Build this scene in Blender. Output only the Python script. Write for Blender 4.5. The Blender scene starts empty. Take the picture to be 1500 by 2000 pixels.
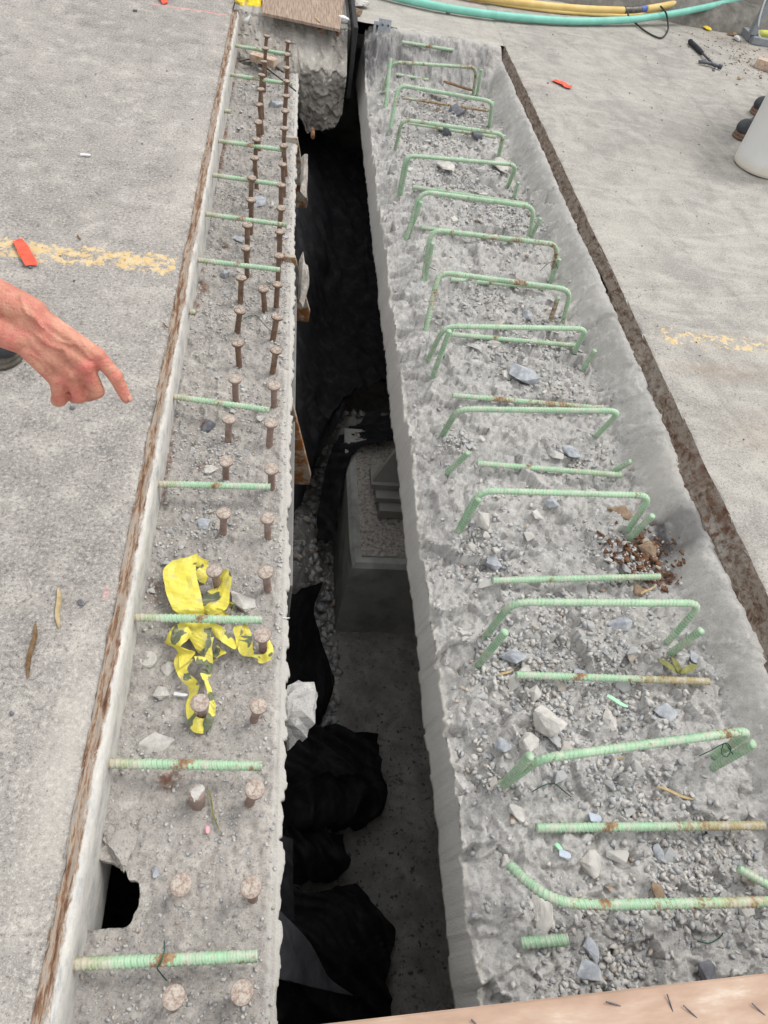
import bpy, bmesh, math, random
import numpy as np
from mathutils import Vector, Matrix

random.seed(7)
rng = np.random.default_rng(7)
S = bpy.context.scene
COL = S.collection

# ------------------------------------------------------------------ camera, sky, sun, exposure
CAM_H = 1.45                       # lens height over the deck, metres
FPX = 1330.0                       # focal length in pixels of the 1500 x 2000 photograph
EX = np.array([0.98399795, 0.04716073, 0.17182519])    # world axes seen from the lens (right, down, forward)
EY = np.array([-0.06892596, -0.78851302, 0.61114354])
ED = np.array([-0.16430838, 0.61320721, 0.7726446])
cam_data = bpy.data.cameras.new('camera')
cam = bpy.data.objects.new('camera', cam_data)
COL.objects.link(cam)
rows = np.array([EX, EY, -ED])
M = Matrix.Identity(4)
for i in range(3):
    M[i][0] = rows[i, 0]; M[i][1] = -rows[i, 1]; M[i][2] = -rows[i, 2]
M[2][3] = CAM_H
cam.matrix_world = M
cam_data.sensor_fit = 'VERTICAL'
cam_data.sensor_height = 24.0
cam_data.lens = 24.0 * FPX / 2000.0
cam_data.clip_start = 0.02
cam_data.clip_end = 500.0
S.camera = cam

SUN_EL, SUN_AZ = math.radians(58), math.radians(62)    # azimuth measured from +Y towards +X
world = bpy.data.worlds.new('World'); S.world = world
world.use_nodes = True
wn = world.node_tree.nodes; wl = world.node_tree.links
wn.clear()
w_out = wn.new('ShaderNodeOutputWorld'); w_bg = wn.new('ShaderNodeBackground')
w_sky = wn.new('ShaderNodeTexSky'); w_sky.sky_type = 'NISHITA'; w_sky.sun_disc = False
w_sky.sun_elevation = SUN_EL; w_sky.sun_rotation = SUN_AZ
w_sky.air_density = 1.0; w_sky.dust_density = 4.0; w_sky.ozone_density = 1.0
w_hs = wn.new('ShaderNodeHueSaturation'); w_hs.inputs['Saturation'].default_value = 0.14
w_mx = wn.new('ShaderNodeMix'); w_mx.data_type = 'RGBA'; w_mx.inputs[0].default_value = .6      # a veil of even cloud over the sky
wl.new(w_sky.outputs[0], w_hs.inputs['Color']); wl.new(w_hs.outputs[0], w_mx.inputs[6]); w_mx.inputs[7].default_value = (7.0, 7.0, 7.1, 1)
wl.new(w_mx.outputs[2], w_bg.inputs['Color'])
w_bg.inputs['Strength'].default_value = 0.13
wl.new(w_bg.outputs[0], w_out.inputs[0])
sun_d = bpy.data.lights.new('sun', 'SUN'); sun_d.energy = 0.85; sun_d.angle = math.radians(20); sun_d.color = (1.0, 0.97, 0.93)
sun = bpy.data.objects.new('sun', sun_d); COL.objects.link(sun)
sd = Vector((math.cos(SUN_EL) * math.sin(SUN_AZ), math.cos(SUN_EL) * math.cos(SUN_AZ), math.sin(SUN_EL)))
sun.rotation_euler = sd.to_track_quat('Z', 'Y').to_euler()
S.view_settings.view_transform = 'Standard'; S.view_settings.look = 'None'
S.view_settings.gamma = 1.0; S.view_settings.use_curve_mapping = False
S.view_settings.exposure = 0.84
S.cycles.max_bounces = 6; S.cycles.diffuse_bounces = 4

# ------------------------------------------------------------------ survey: photo measurement on a level plane -> metres
def at(px, py, z=0.0):
    r = np.array([px - 750.0, py - 1000.0, FPX])
    t = (CAM_H - z) / (r @ ED)
    return np.array([r @ EX * t, r @ EY * t, z])

def deep(px, py, D):                # the same for something held up at D metres from the lens
    r = np.array([px - 750.0, py - 1000.0, FPX]) * D / FPX
    return np.array([r @ EX, r @ EY, CAM_H - r @ ED])

# ------------------------------------------------------------------ noise
_P = np.random.default_rng(3).random((256, 256))
_Q = np.random.default_rng(4).random((256, 256, 4))
def vnoise(x, y):
    xi = np.floor(x).astype(np.int64); yi = np.floor(y).astype(np.int64)
    fx = x - xi; fy = y - yi
    fx = fx * fx * (3 - 2 * fx); fy = fy * fy * (3 - 2 * fy)
    g = lambda a, b: _P[(xi + a) % 256, (yi + b) % 256]
    return (g(0, 0) * (1 - fx) + g(1, 0) * fx) * (1 - fy) + (g(0, 1) * (1 - fx) + g(1, 1) * fx) * fy - 0.5
def fbm(x, y, s, o=4, seed=0.0):
    x = np.asarray(x, float) * s + seed * 17.3; y = np.asarray(y, float) * s + seed * 9.1
    a = 1.0; t = 0.0
    for _ in range(o):
        t = t + a * vnoise(x, y)
        c, d = 0.8, 0.6
        x, y = (x * c - y * d) * 2.03 + 5.7, (x * d + y * c) * 2.03 + 1.9
        a *= 0.5
    return t
def facets(x, y, s, seed=0):        # broken concrete: cells with their own tilt and height
    x = np.asarray(x, float) * s + seed * 31.7; y = np.asarray(y, float) * s + seed * 11.3
    xi = np.floor(x).astype(np.int64); yi = np.floor(y).astype(np.int64)
    best = np.full(x.shape, 9.0); out = np.zeros(x.shape)
    for a in (-1, 0, 1):
        for b in (-1, 0, 1):
            q = _Q[(xi + a) % 256, (yi + b) % 256]
            dx = x - (xi + a + q[..., 0]); dy = y - (yi + b + q[..., 1])
            d = dx * dx + dy * dy
            h = (q[..., 2] - .5) + dx * (q[..., 3] - .5) * 1.6 + dy * (((q[..., 2] * 7.31) % 1) - .5) * 1.6
            m = d < best
            best = np.where(m, d, best); out = np.where(m, h, out)
    return out
def sstep(a, b, x):
    t = np.clip((x - a) / (b - a), 0, 1); return t * t * (3 - 2 * t)

# ------------------------------------------------------------------ mesh helpers
def link(name, me, parent=None, loc=None):
    o = bpy.data.objects.new(name, me); COL.objects.link(o)
    if loc is not None: o.location = loc
    if parent is not None: o.parent = parent
    return o
def raw(name, v, f, m=None, smooth=False):
    v = np.asarray(v, dtype=np.float64)
    me = bpy.data.meshes.new(name)
    if isinstance(f, np.ndarray):
        n, k = f.shape
        me.vertices.add(len(v)); me.vertices.foreach_set('co', v.astype(np.float32).ravel())
        me.loops.add(n * k); me.loops.foreach_set('vertex_index', f.astype(np.int32).ravel())
        me.polygons.add(n); me.polygons.foreach_set('loop_start', (np.arange(n) * k).astype(np.int32))
        me.update(calc_edges=True)
    else:
        me.from_pydata([tuple(p) for p in v], [], [tuple(q) for q in f]); me.update()
    if m:
        for mm in (m if isinstance(m, (list, tuple)) else [m]): me.materials.append(mm)
    if smooth: me.polygons.foreach_set('use_smooth', np.ones(len(me.polygons), bool))
    return me
def attr(me, name, vals):
    a = me.attributes.new(name, 'FLOAT', 'POINT'); a.data.foreach_set('value', np.asarray(vals, np.float32).ravel())
def obj(name, v, f, m, parent=None, base=None, smooth=False):
    """one mesh object; with a base its vertices are stored relative to that point"""
    v = np.asarray(v, float)
    if parent is not None:
        return link(name, raw(name, v - np.array(parent.location), f, m, smooth), parent)
    if base is None: base = (0, 0, 0)
    return link(name, raw(name, v - np.asarray(base, float), f, m, smooth), None, Vector(base))
def thing(name, label, cat, loc=(0, 0, 0), group=None):
    o = bpy.data.objects.new(name, None); COL.objects.link(o); o.location = Vector(loc); o.empty_display_size = .05
    return tag(o, label, cat, group)
def tag(o, label, cat, group=None):
    o['label'] = label; o['category'] = cat
    if group: o['group'] = group
    return o
def struct(o): o['kind'] = 'structure'; return o
def stuff(o): o['kind'] = 'stuff'; return o
def grid(nx, ny):
    i = np.arange(nx - 1)[:, None]; j = np.arange(ny - 1)[None, :]
    a = i * ny + j
    return np.stack([a, a + ny, a + ny + 1, a + 1], -1).reshape(-1, 4)
def merge(parts):
    vs, fs, n = [], [], 0
    for v, f in parts:
        v = np.asarray(v, float); vs.append(v); fs += [tuple(int(i) + n for i in q) for q in f]; n += len(v)
    return np.concatenate(vs), fs
def box(x0, x1, y0, y1, z0, z1, b=0.0):
    if b <= 0:
        v = [(x, y, z) for x in (x0, x1) for y in (y0, y1) for z in (z0, z1)]
        f = [(0, 1, 3, 2), (4, 6, 7, 5), (0, 4, 5, 1), (2, 3, 7, 6), (0, 2, 6, 4), (1, 5, 7, 3)]
        return np.array(v, float), f
    bm = bmesh.new(); bmesh.ops.create_cube(bm, size=1)
    for q in bm.verts:
        q.co = Vector(((x0 + x1) / 2 + q.co.x * (x1 - x0), (y0 + y1) / 2 + q.co.y * (y1 - y0), (z0 + z1) / 2 + q.co.z * (z1 - z0)))
    bmesh.ops.bevel(bm, geom=list(bm.edges), offset=b, segments=2, affect='EDGES', profile=.6)
    v = np.array([q.co[:] for q in bm.verts]); bm.verts.index_update()
    f = [tuple(q.index for q in p.verts) for p in bm.faces]; bm.free()
    return v, f
def frame_from(d, up=(0, 0, 1)):
    d = d / np.linalg.norm(d); u = np.asarray(up, float)
    if abs(d @ u) > .95: u = np.array([1.0, 0, 0])
    a = np.cross(u, d); a /= np.linalg.norm(a); return a, np.cross(d, a), d
def bar_box(p0, p1, w, h, b=0.0):   # a straight bar of rectangular section
    p0 = np.asarray(p0, float); p1 = np.asarray(p1, float)
    a, u, d = frame_from(p1 - p0)
    v, f = box(-w / 2, w / 2, -h / 2, h / 2, 0, np.linalg.norm(p1 - p0), b)
    return p0 + v[:, :1] * a + v[:, 1:2] * u + v[:, 2:3] * d, f
def resample(pts, step):
    pts = np.asarray(pts, float); seg = np.linalg.norm(np.diff(pts, axis=0), axis=1)
    s = np.concatenate([[0], np.cumsum(seg)]); n = max(2, int(s[-1] / step) + 1)
    t = np.linspace(0, s[-1], n)
    return np.stack([np.interp(t, s, pts[:, k]) for k in range(pts.shape[1])], 1), t
def spline(pts, n=12):              # Catmull-Rom
    p = [np.asarray(q, float) for q in pts]; p = [2 * p[0] - p[1]] + p + [2 * p[-1] - p[-2]]
    out = []
    for i in range(1, len(p) - 2):
        for k in range(n):
            t = k / n
            out.append(.5 * (2 * p[i] + (p[i + 1] - p[i - 1]) * t + (2 * p[i - 1] - 5 * p[i] + 4 * p[i + 1] - p[i + 2]) * t * t
                             + (3 * p[i] - 3 * p[i + 1] + p[i + 2] - p[i - 1]) * t ** 3))
    out.append(p[-2]); return np.array(out)
def rounded(pts, r, n=7):           # polyline with its inner corners rounded
    pts = [np.asarray(q, float) for q in pts]; out = [pts[0]]
    for a, b, c in zip(pts, pts[1:], pts[2:]):
        la, lc = np.linalg.norm(a - b), np.linalg.norm(c - b)
        k = min(r, la * .48, lc * .48)
        p, q = b + (a - b) / la * k, b + (c - b) / lc * k
        for i in range(n + 1):
            t = i / n; out.append((1 - t) ** 2 * p + 2 * t * (1 - t) * b + t * t * q)
    out.append(pts[-1]); return np.array(out)
def tube(pts, rad, sides=10, caps=True, rib=0.0, pitch=.0115, up=(0, 0, 1)):
    """tube along a dense polyline; rad is a number, an array or ribbed like reinforcing bar"""
    pts = np.asarray(pts, float); n = len(pts)
    d = np.gradient(pts, axis=0); d /= np.linalg.norm(d, axis=1)[:, None] + 1e-12
    s = np.concatenate([[0], np.cumsum(np.linalg.norm(np.diff(pts, axis=0), axis=1))])
    a, u, _ = frame_from(d[0], up); A = np.zeros((n, 3)); A[0] = a
    for i in range(1, n):
        v = A[i - 1] - d[i] * (A[i - 1] @ d[i]); A[i] = v / np.linalg.norm(v)
    U = np.cross(d, A)
    th = np.arange(sides) / sides * 2 * np.pi
    R = np.broadcast_to(np.asarray(rad, float).reshape(-1, 1), (n, 1)) * np.ones((n, sides))
    if rib:
        ph = (s[:, None] / pitch + .30 * np.sin(th + .6)[None]) * 2 * np.pi
        tube.groove = (np.exp(-(((ph / (2 * np.pi)) % 1 - .28) / .13) ** 2)).ravel(); R = R + rib * np.clip(np.cos(ph) * 2.2 - .9, 0, 1) + rib * .8 * np.clip(np.abs(np.cos(th)) * 6 - 5, 0, 1)[None]
    V = pts[:, None] + R[..., None] * (np.cos(th)[None, :, None] * A[:, None] + np.sin(th)[None, :, None] * U[:, None])
    V = V.reshape(-1, 3); F = []
    i = np.arange(n - 1)[:, None]; j = np.arange(sides)[None]; j2 = (j + 1) % sides
    F = np.stack([i * sides + j, i * sides + j2, (i + 1) * sides + j2, (i + 1) * sides + j], -1).reshape(-1, 4).tolist()
    if caps: F = F + [list(range(sides))[::-1], list(range((n - 1) * sides, n * sides))]
    return V, F
def lathe(prof, sides=20, c=(0, 0, 0)):
    prof = np.asarray(prof, float); n = len(prof); th = np.arange(sides) / sides * 2 * np.pi
    V = np.stack([prof[:, 0][:, None] * np.cos(th), prof[:, 0][:, None] * np.sin(th), prof[:, 1][:, None] * np.ones(sides)], -1).reshape(-1, 3) + np.asarray(c)
    F = []
    for i in range(n - 1):
        for j in range(sides):
            k = (j + 1) % sides; F.append((i * sides + j, i * sides + k, (i + 1) * sides + k, (i + 1) * sides + j))
    F.append(tuple(range(sides))[::-1]); F.append(tuple(range((n - 1) * sides, n * sides)))
    return V, F
def ico(sub):
    bm = bmesh.new(); bmesh.ops.create_icosphere(bm, subdivisions=sub, radius=1)
    v = np.array([q.co[:] for q in bm.verts]); bm.verts.index_update(); f = [tuple(q.index for q in p.verts) for p in bm.faces]; bm.free(); return v, f
ICO = {k: ico(k) for k in (1, 2, 3, 4)}
def rock(seed, sub=2, shape=(1, .75, .5), cuts=11, rough=.05):
    """a broken stone: a ball cut by planes"""
    r = np.random.default_rng(seed); v, f = ICO[sub]; v = v.copy()
    for _ in range(cuts):
        n = r.normal(size=3); n /= np.linalg.norm(n); d = r.uniform(.45, .85)
        e = v @ n - d; m = e > 0; v[m] -= n * e[m][:, None]
    v *= 1 + rough * r.normal(size=(len(v), 1)) * (1 if sub > 1 else .5)
    if sub > 3: v *= 1 + .16 * (fbm(v[:, 0] + v[:, 2] * .7, v[:, 1] - v[:, 2] * .6, 2.2, 5, seed % 50) + .5 * facets(v[:, 0] + v[:, 2] * .5, v[:, 1] + v[:, 2], 3, seed % 50))[:, None]
    v *= np.asarray(shape); return v, f
def shard(seed, npts=10, shape=(1, .7, .5)):
    r = np.random.default_rng(seed); p = r.normal(size=(npts, 3)); p /= np.linalg.norm(p, axis=1)[:, None]; p *= np.asarray(shape) * r.uniform(.75, 1.1, (npts, 1))
    bm = bmesh.new()
    for q in p: bm.verts.new(q)
    h = bmesh.ops.convex_hull(bm, input=bm.verts[:]); bmesh.ops.delete(bm, geom=list({e for e in h['geom_unused'] + h['geom_interior'] if isinstance(e, bmesh.types.BMVert)}), context='VERTS')
    bmesh.ops.triangulate(bm, faces=bm.faces[:]); bm.verts.index_update(); v = np.array([q.co[:] for q in bm.verts]); f = [tuple(q.index for q in g.verts) for g in bm.faces]; bm.free(); return v, f
def big_shard(seed, shape, rough=.03):
    v, f = shard(seed, 15, shape); bm = bmesh.new(); vs = [bm.verts.new(q) for q in v]
    for q in f: bm.faces.new([vs[i] for i in q])
    bmesh.ops.bevel(bm, geom=bm.edges[:], offset=.05 * shape[1], segments=1, affect='EDGES', clamp_overlap=True)
    bmesh.ops.triangulate(bm, faces=bm.faces[:]); bmesh.ops.subdivide_edges(bm, edges=bm.edges[:], cuts=2, use_grid_fill=True); bmesh.ops.triangulate(bm, faces=bm.faces[:])
    bm.verts.index_update(); v = np.array([q.co[:] for q in bm.verts]); f = [tuple(q.index for q in g.verts) for g in bm.faces]; bm.free()
    v = np.clip(v, -1.08 * np.asarray(shape), 1.08 * np.asarray(shape)); L = max(shape); k = fbm(v[:, 0] / L + v[:, 2] / L * .7, v[:, 1] / L - v[:, 2] / L * .6, 2.5, 5, seed % 50) * 2 + facets(v[:, 0] / L + v[:, 2] / L * .5, v[:, 1] / L + v[:, 2] / L, 3.2, seed % 50)
    return v * (1 + rough * 3 * k[:, None]), f
def rot3(r):
    q = r.normal(size=4); q /= np.linalg.norm(q); w, x, y, z = q
    return np.array([[1 - 2 * (y * y + z * z), 2 * (x * y - z * w), 2 * (x * z + y * w)], [2 * (x * y + z * w), 1 - 2 * (x * x + z * z), 2 * (y * z - x * w)], [2 * (x * z - y * w), 2 * (y * z + x * w), 1 - 2 * (x * x + y * y)]])
def rotz(a): c, s = math.cos(a), math.sin(a); return np.array([[c, -s, 0], [s, c, 0], [0, 0, 1.0]])
def ribbon(pairs, thick=.0006, cross=5, along=6, crumple=.002, seed=0, pw=70):
    """a strip of sheet given by pairs of edge points; resampled, crumpled and given thickness"""
    A = spline([p for p, q in pairs], along); B = spline([q for p, q in pairs], along)
    n = len(A); t = np.linspace(0, 1, cross)
    V = A[:, None] * (1 - t)[None, :, None] + B[:, None] * t[None, :, None]
    x = V[..., 0].ravel(); y = V[..., 1].ravel()
    dz = crumple * (fbm(x + seed, y, pw, 3, seed) * 2)
    V = V.reshape(-1, 3); V[:, 2] += dz; V[:, 0] += crumple * .5 * fbm(y, x, pw, 2, seed + 5)
    F = grid(n, cross); N = len(V)
    V2 = V.copy(); V2[:, 2] -= thick
    rim = []
    for i in range(n - 1):
        for e in (0, cross - 1):
            a, b = i * cross + e, (i + 1) * cross + e; rim.append((a, b, b + N, a + N))
    for i in (0, n - 1):
        for j in range(cross - 1):
            a, b = i * cross + j, i * cross + j + 1; rim.append((a, b, b + N, a + N))
    return np.concatenate([V, V2]), F.tolist() + (F[:, ::-1] + N).tolist() + rim

# ------------------------------------------------------------------ materials
class Mat:
    def __init__(s, name):
        s.m = bpy.data.materials.new(name); s.m.use_nodes = True; s.t = s.m.node_tree; s.t.nodes.clear()
        s.out = s.t.nodes.new('ShaderNodeOutputMaterial'); s.b = s.t.nodes.new('ShaderNodeBsdfPrincipled')
        s.t.links.new(s.b.outputs[0], s.out.inputs[0]); s.co = s.n('ShaderNodeTexCoord').outputs['Object']
    def n(s, k, **kw):
        q = s.t.nodes.new(k)
        for a, v in kw.items(): setattr(q, a, v)
        return q
    def put(s, v, inp):
        if isinstance(v, (int, float)): inp.default_value = v
        elif isinstance(v, tuple): inp.default_value = (*v, 1) if len(v) == 3 and len(inp.default_value) == 4 else v
        else: s.t.links.new(v, inp)
    def noise(s, sc, det=4, rough=.55, dist=0.0, vec=None):
        q = s.n('ShaderNodeTexNoise'); s.put(vec or s.co, q.inputs['Vector'])
        for k, v in (('Scale', sc), ('Detail', det), ('Roughness', rough), ('Distortion', dist)): q.inputs[k].default_value = v
        return q.outputs['Fac']
    def vor(s, sc, out='Distance', feat='F1', vec=None):
        q = s.n('ShaderNodeTexVoronoi', feature=feat); s.put(vec or s.co, q.inputs['Vector']); q.inputs['Scale'].default_value = sc
        return q.outputs[out]
    def stretch(s, x, y, z):
        q = s.n('ShaderNodeMapping'); s.put(s.co, q.inputs['Vector']); q.inputs['Scale'].default_value = (x, y, z); return q.outputs[0]
    def math(s, op, a, b=0.0, c=0.0, clamp=False):
        q = s.n('ShaderNodeMath', operation=op, use_clamp=clamp); s.put(a, q.inputs[0]); s.put(b, q.inputs[1]); s.put(c, q.inputs[2]); return q.outputs[0]
    def step(s, v, a, b):
        q = s.n('ShaderNodeMapRange', interpolation_type='SMOOTHSTEP'); s.put(v, q.inputs[0]); q.inputs[1].default_value = a; q.inputs[2].default_value = b; return q.outputs[0]
    def ramp(s, v, stops):
        q = s.n('ShaderNodeValToRGB'); s.put(v, q.inputs[0]); e = q.color_ramp.elements
        while len(e) < len(stops): e.new(.5)
        for k, (p, c) in zip(e, stops): k.position = p; k.color = (*c, 1) if len(c) == 3 else c
        return q.outputs[0]
    def mix(s, f, a, b, mode='MIX'):
        q = s.n('ShaderNodeMix', data_type='RGBA', blend_type=mode); s.put(f, q.inputs[0]); s.put(a, q.inputs[6]); s.put(b, q.inputs[7]); return q.outputs[2]
    def attr(s, name): return s.n('ShaderNodeAttribute', attribute_name=name).outputs['Fac']
    def xyz(s, k): 
        q = s.n('ShaderNodeSeparateXYZ'); s.put(s.co, q.inputs[0]); return q.outputs[k]
    def upness(s):
        q = s.n('ShaderNodeSeparateXYZ'); s.put(s.n('ShaderNodeNewGeometry').outputs['Normal'], q.inputs[0]); return q.outputs[2]
    def rnd(s): return s.n('ShaderNodeObjectInfo').outputs['Random']
    def bump(s, h, st=.5, d=.002):
        q = s.n('ShaderNodeBump'); q.inputs['Strength'].default_value = st; q.inputs['Distance'].default_value = d; s.put(h, q.inputs['Height'])
        s.t.links.new(q.outputs[0], s.b.inputs['Normal'])
    def done(s, col, rough=.9, metal=0.0, spec=.3):
        s.put(col, s.b.inputs['Base Color']); s.put(rough, s.b.inputs['Roughness']); s.b.inputs['Metallic'].default_value = metal
        s.b.inputs['Specular IOR Level'].default_value = spec
        return s.m
def hexc(h):                       # sRGB hex -> linear
    c = [int(h[i:i + 2], 16) / 255 for i in (0, 2, 4)]
    return tuple(x / 12.92 if x <= .04045 else ((x + .055) / 1.055) ** 2.4 for x in c)

def mat_deck(name, a, b, dark, light, fine, swirl):
    m = Mat(name)
    n1 = m.noise(1.6, 5, .6, .6); n2 = m.noise(fine, 6, .7); n3 = m.noise(fine * 3.2, 3, .6)
    c = m.ramp(n1, [(.3, a), (.7, b)])
    md = m.noise(11, 5, .65); c = m.mix(m.math('MULTIPLY', m.step(md, .5, .68), .4), c, light); c = m.mix(m.math('MULTIPLY', m.step(md, .47, .33), .35), c, dark); lg = m.noise(3.3, 4, .6, .8); c = m.mix(m.math('MULTIPLY', m.step(lg, .52, .68), .3), c, hexc('6f6b66'))
    if swirl:
        sv = m.noise(2.2, 4, .55, 2.4, m.stretch(1, 2.4, 1)); c = m.mix(m.math('MULTIPLY', m.step(sv, .4, .66), .6), c, light)
        sv2 = m.noise(1.3, 3, .5, 3.0, m.stretch(2.2, 1, 1)); c = m.mix(m.math('MULTIPLY', m.step(sv2, .48, .68), .45), c, hexc('7b7873'))
    c = m.mix(m.math('MULTIPLY', m.step(n2, .52, .64), .6), c, light)
    c = m.mix(m.math('MULTIPLY', m.step(n2, .47, .35), .65), c, dark)
    sp = m.step(m.vor(70, 'Distance'), .22, .1); pick = m.noise(40, 2, .5)
    c = m.mix(m.math('MULTIPLY', m.math('MULTIPLY', sp, m.step(pick, .5, .6)), .7), c, dark)
    c = m.mix(m.math('MULTIPLY', m.step(n3, .57, .66), .5), c, (.5, .49, .47)); c = m.mix(m.math('MULTIPLY', m.step(n3, .42, .34), .5), c, dark)
    brk = m.noise(24, 6, .78, .3)
    pm = m.attr('paint'); yel = m.mix(m.step(m.noise(30, 3), .35, .7), hexc('c6a972'), hexc('cdb991'))
    c = m.mix(m.math('MULTIPLY', m.step(m.math('ADD', pm, m.math('MULTIPLY', m.math('SUBTRACT', brk, .5), 1.9)), .40, .47), .85), c, yel)
    c = m.mix(m.math('MULTIPLY', m.step(m.math('ADD', m.attr('pink'), m.math('SUBTRACT', brk, .5)), .25, .9), .6), c, hexc('dd8f8c'))
    c = m.mix(m.math('MULTIPLY', m.attr('stain'), m.step(m.noise(16, 5, .7), .3, .7)), c, hexc('86705c'))
    c = m.mix(m.math('MULTIPLY', m.attr('dust'), .8), c, light)
    h = m.math('ADD', m.math('MULTIPLY', n2, 1.0), m.math('MULTIPLY', n3, .5))
    m.bump(h, .6, .004); return m.done(c, .95)
MAT_LDECK = mat_deck('left_deck_concrete', hexc('827e79'), hexc('9a958f'), hexc('4a4949'), hexc('bcb7ae'), 105, False)
MAT_RDECK = mat_deck('right_deck_concrete', hexc('8c8983'), hexc('9e9a93'), hexc('625f5b'), hexc('aeaaa1'), 120, True)

def mat_broken(name, a, b, dark, light, br=.35):
    m = Mat(name)
    n1 = m.noise(3.0, 5, .6, .4); n2 = m.noise(26, 6, .68); n3 = m.noise(190, 4, .75)
    c = m.ramp(n1, [(.3, a), (.7, b)])
    c = m.mix(m.math('MULTIPLY', m.step(n2, .5, .68), .7), c, light)
    c = m.mix(m.math('MULTIPLY', m.step(n2, .43, .3), .5), c, dark)
    c = m.mix(m.math('MULTIPLY', m.step(n3, .45, .35), .7), c, dark)
    c = m.mix(m.math('MULTIPLY', m.step(n3, .56, .66), .6), c, light)
    st = m.vor(60, 'Color'); k = m.step(m.vor(60), .35, .2)
    g = m.ramp(st, [(.2, hexc('6c7075')), (.5, hexc('a3a19c')), (.8, hexc('8b7f72'))])
    c = m.mix(m.math('MULTIPLY', m.math('MULTIPLY', k, m.step(m.noise(20, 2), .48, .6)), .5), c, g)
    rs = m.attr('rust'); rr = m.math('ADD', rs, m.math('MULTIPLY', m.math('SUBTRACT', m.noise(45, 5, .75), .5), 1.3))
    c = m.mix(m.math('MULTIPLY', m.step(rr, .35, .75), .85), c, m.ramp(m.noise(70, 4), [(.3, hexc('3a2418')), (.55, hexc('6b4630')), (.75, hexc('8d7058'))]))
    c = m.mix(m.math('MULTIPLY', m.attr('dark_tone'), .9), c, hexc('46464a'))
    c = m.mix(m.math('MULTIPLY', m.attr('pale'), .8), c, hexc('b6b3ac'))
    m.bump(m.math('ADD', m.math('MULTIPLY', n2, .5), n3), .75, .005); return m.done(c, .95)
MAT_BROKEN = mat_broken('broken_concrete', hexc('9d9b98'), hexc('b0aeaa'), hexc('747374'), hexc('c4c2be'))
MAT_FLANGE = mat_broken('dusty_flange_concrete', hexc('918d88'), hexc('a29d97'), hexc('5c5854'), hexc('bab5ad'))
MAT_ENDWALL = mat_broken('weathered_broken_concrete', hexc('837d76'), hexc('a09b93'), hexc('544d46'), hexc('bab6ae'))

def mat_green(name, rust, chips=.0):
    m = Mat(name)
    g = m.ramp(m.noise(14, 3), [(.3, hexc('88ac8c')), (.7, hexc('a0c2a0'))])
    g = m.mix(m.math('MULTIPLY', m.step(m.noise(160, 3, .6), .5, .7), .25), g, hexc('b9dcb8'))
    n = m.noise(9, 5, .7, .5); n2 = m.noise(85, 4, .7)
    tn = m.attr('tan'); n = m.math('ADD', n, m.math('MULTIPLY', tn, .10))
    k = m.step(m.math('ADD', n, m.math('MULTIPLY', n2, .45)), .985 - rust * .17, 1.05 - rust * .17)
    r = m.ramp(m.noise(60, 4, .7), [(.3, hexc('5f3f2a')), (.5, hexc('8c6a4a')), (.7, hexc('a99a7c'))])
    c = m.mix(k, g, r)
    c = m.mix(m.math('MULTIPLY', tn, m.step(m.noise(40, 4, .7), .36, .56)), c, hexc('a5926a'))
    c = m.mix(m.math('MULTIPLY', m.attr('groove'), m.step(m.noise(25, 4, .7), .3, .55)), c, hexc('6d7a68'))
    sp = m.step(m.noise(110, 3, .6), .63, .69); c = m.mix(m.math('MULTIPLY', sp, .7), c, hexc('9c7b66'))
    d = m.math('MULTIPLY', m.step(m.noise(38, 4, .7), .46, .62), .6); c = m.mix(d, c, hexc('b8b4a8'))
    m.bump(n2, .25, .001); return m.done(c, m.math('ADD', m.math('MULTIPLY', k, .35), .5), 0, .4)
GREEN = [mat_green('green_epoxy', .75), mat_green('green_epoxy_some_rust', 1.1), mat_green('green_epoxy_much_rust', 1.45), mat_green('rusted_epoxy', 2.2)]

def mat_rust(name, stops, sc=20, paint=None, dust=0.0, bump=.5):
    m = Mat(name)
    c = m.ramp(m.noise(sc, 6, .7, .3), stops)
    if paint: c = m.mix(m.step(m.noise(sc * .6, 5, .7), paint[1], paint[1] + .12), c, paint[0])
    c = m.mix(m.math('MULTIPLY', m.rnd(), .5), c, stops[1][1])
    if dust: c = m.mix(m.math('MULTIPLY', m.math('MULTIPLY', m.step(m.upness(), .3, .9), m.step(m.noise(sc * 3.2, 5, .7), .36, .62)), dust), c, hexc('aea69b'))
    m.bump(m.noise(sc * 6, 5, .7), bump, .002); return m.done(c, .85, 0, .3)
RS = [(.3, hexc('4a3022')), (.5, hexc('75563f')), (.7, hexc('937a64'))]
MAT_STUD = mat_rust('rusty_stud_steel', [(.3, hexc('4c3930')), (.5, hexc('6e5849')), (.7, hexc('8a7868'))], 40, None, .85)
MAT_STUD_DUSTY = mat_rust('dusty_stud_steel', [(.3, hexc('6e574a')), (.5, hexc('87746a')), (.7, hexc('99908a'))], 40, None, .9)
MAT_BRACKET = mat_rust('rusted_painted_steel', [(.3, hexc('4b2c17')), (.5, hexc('80542c')), (.7, hexc('9c7b58'))], 24, (hexc('a29e93'), .44), .4)

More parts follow.
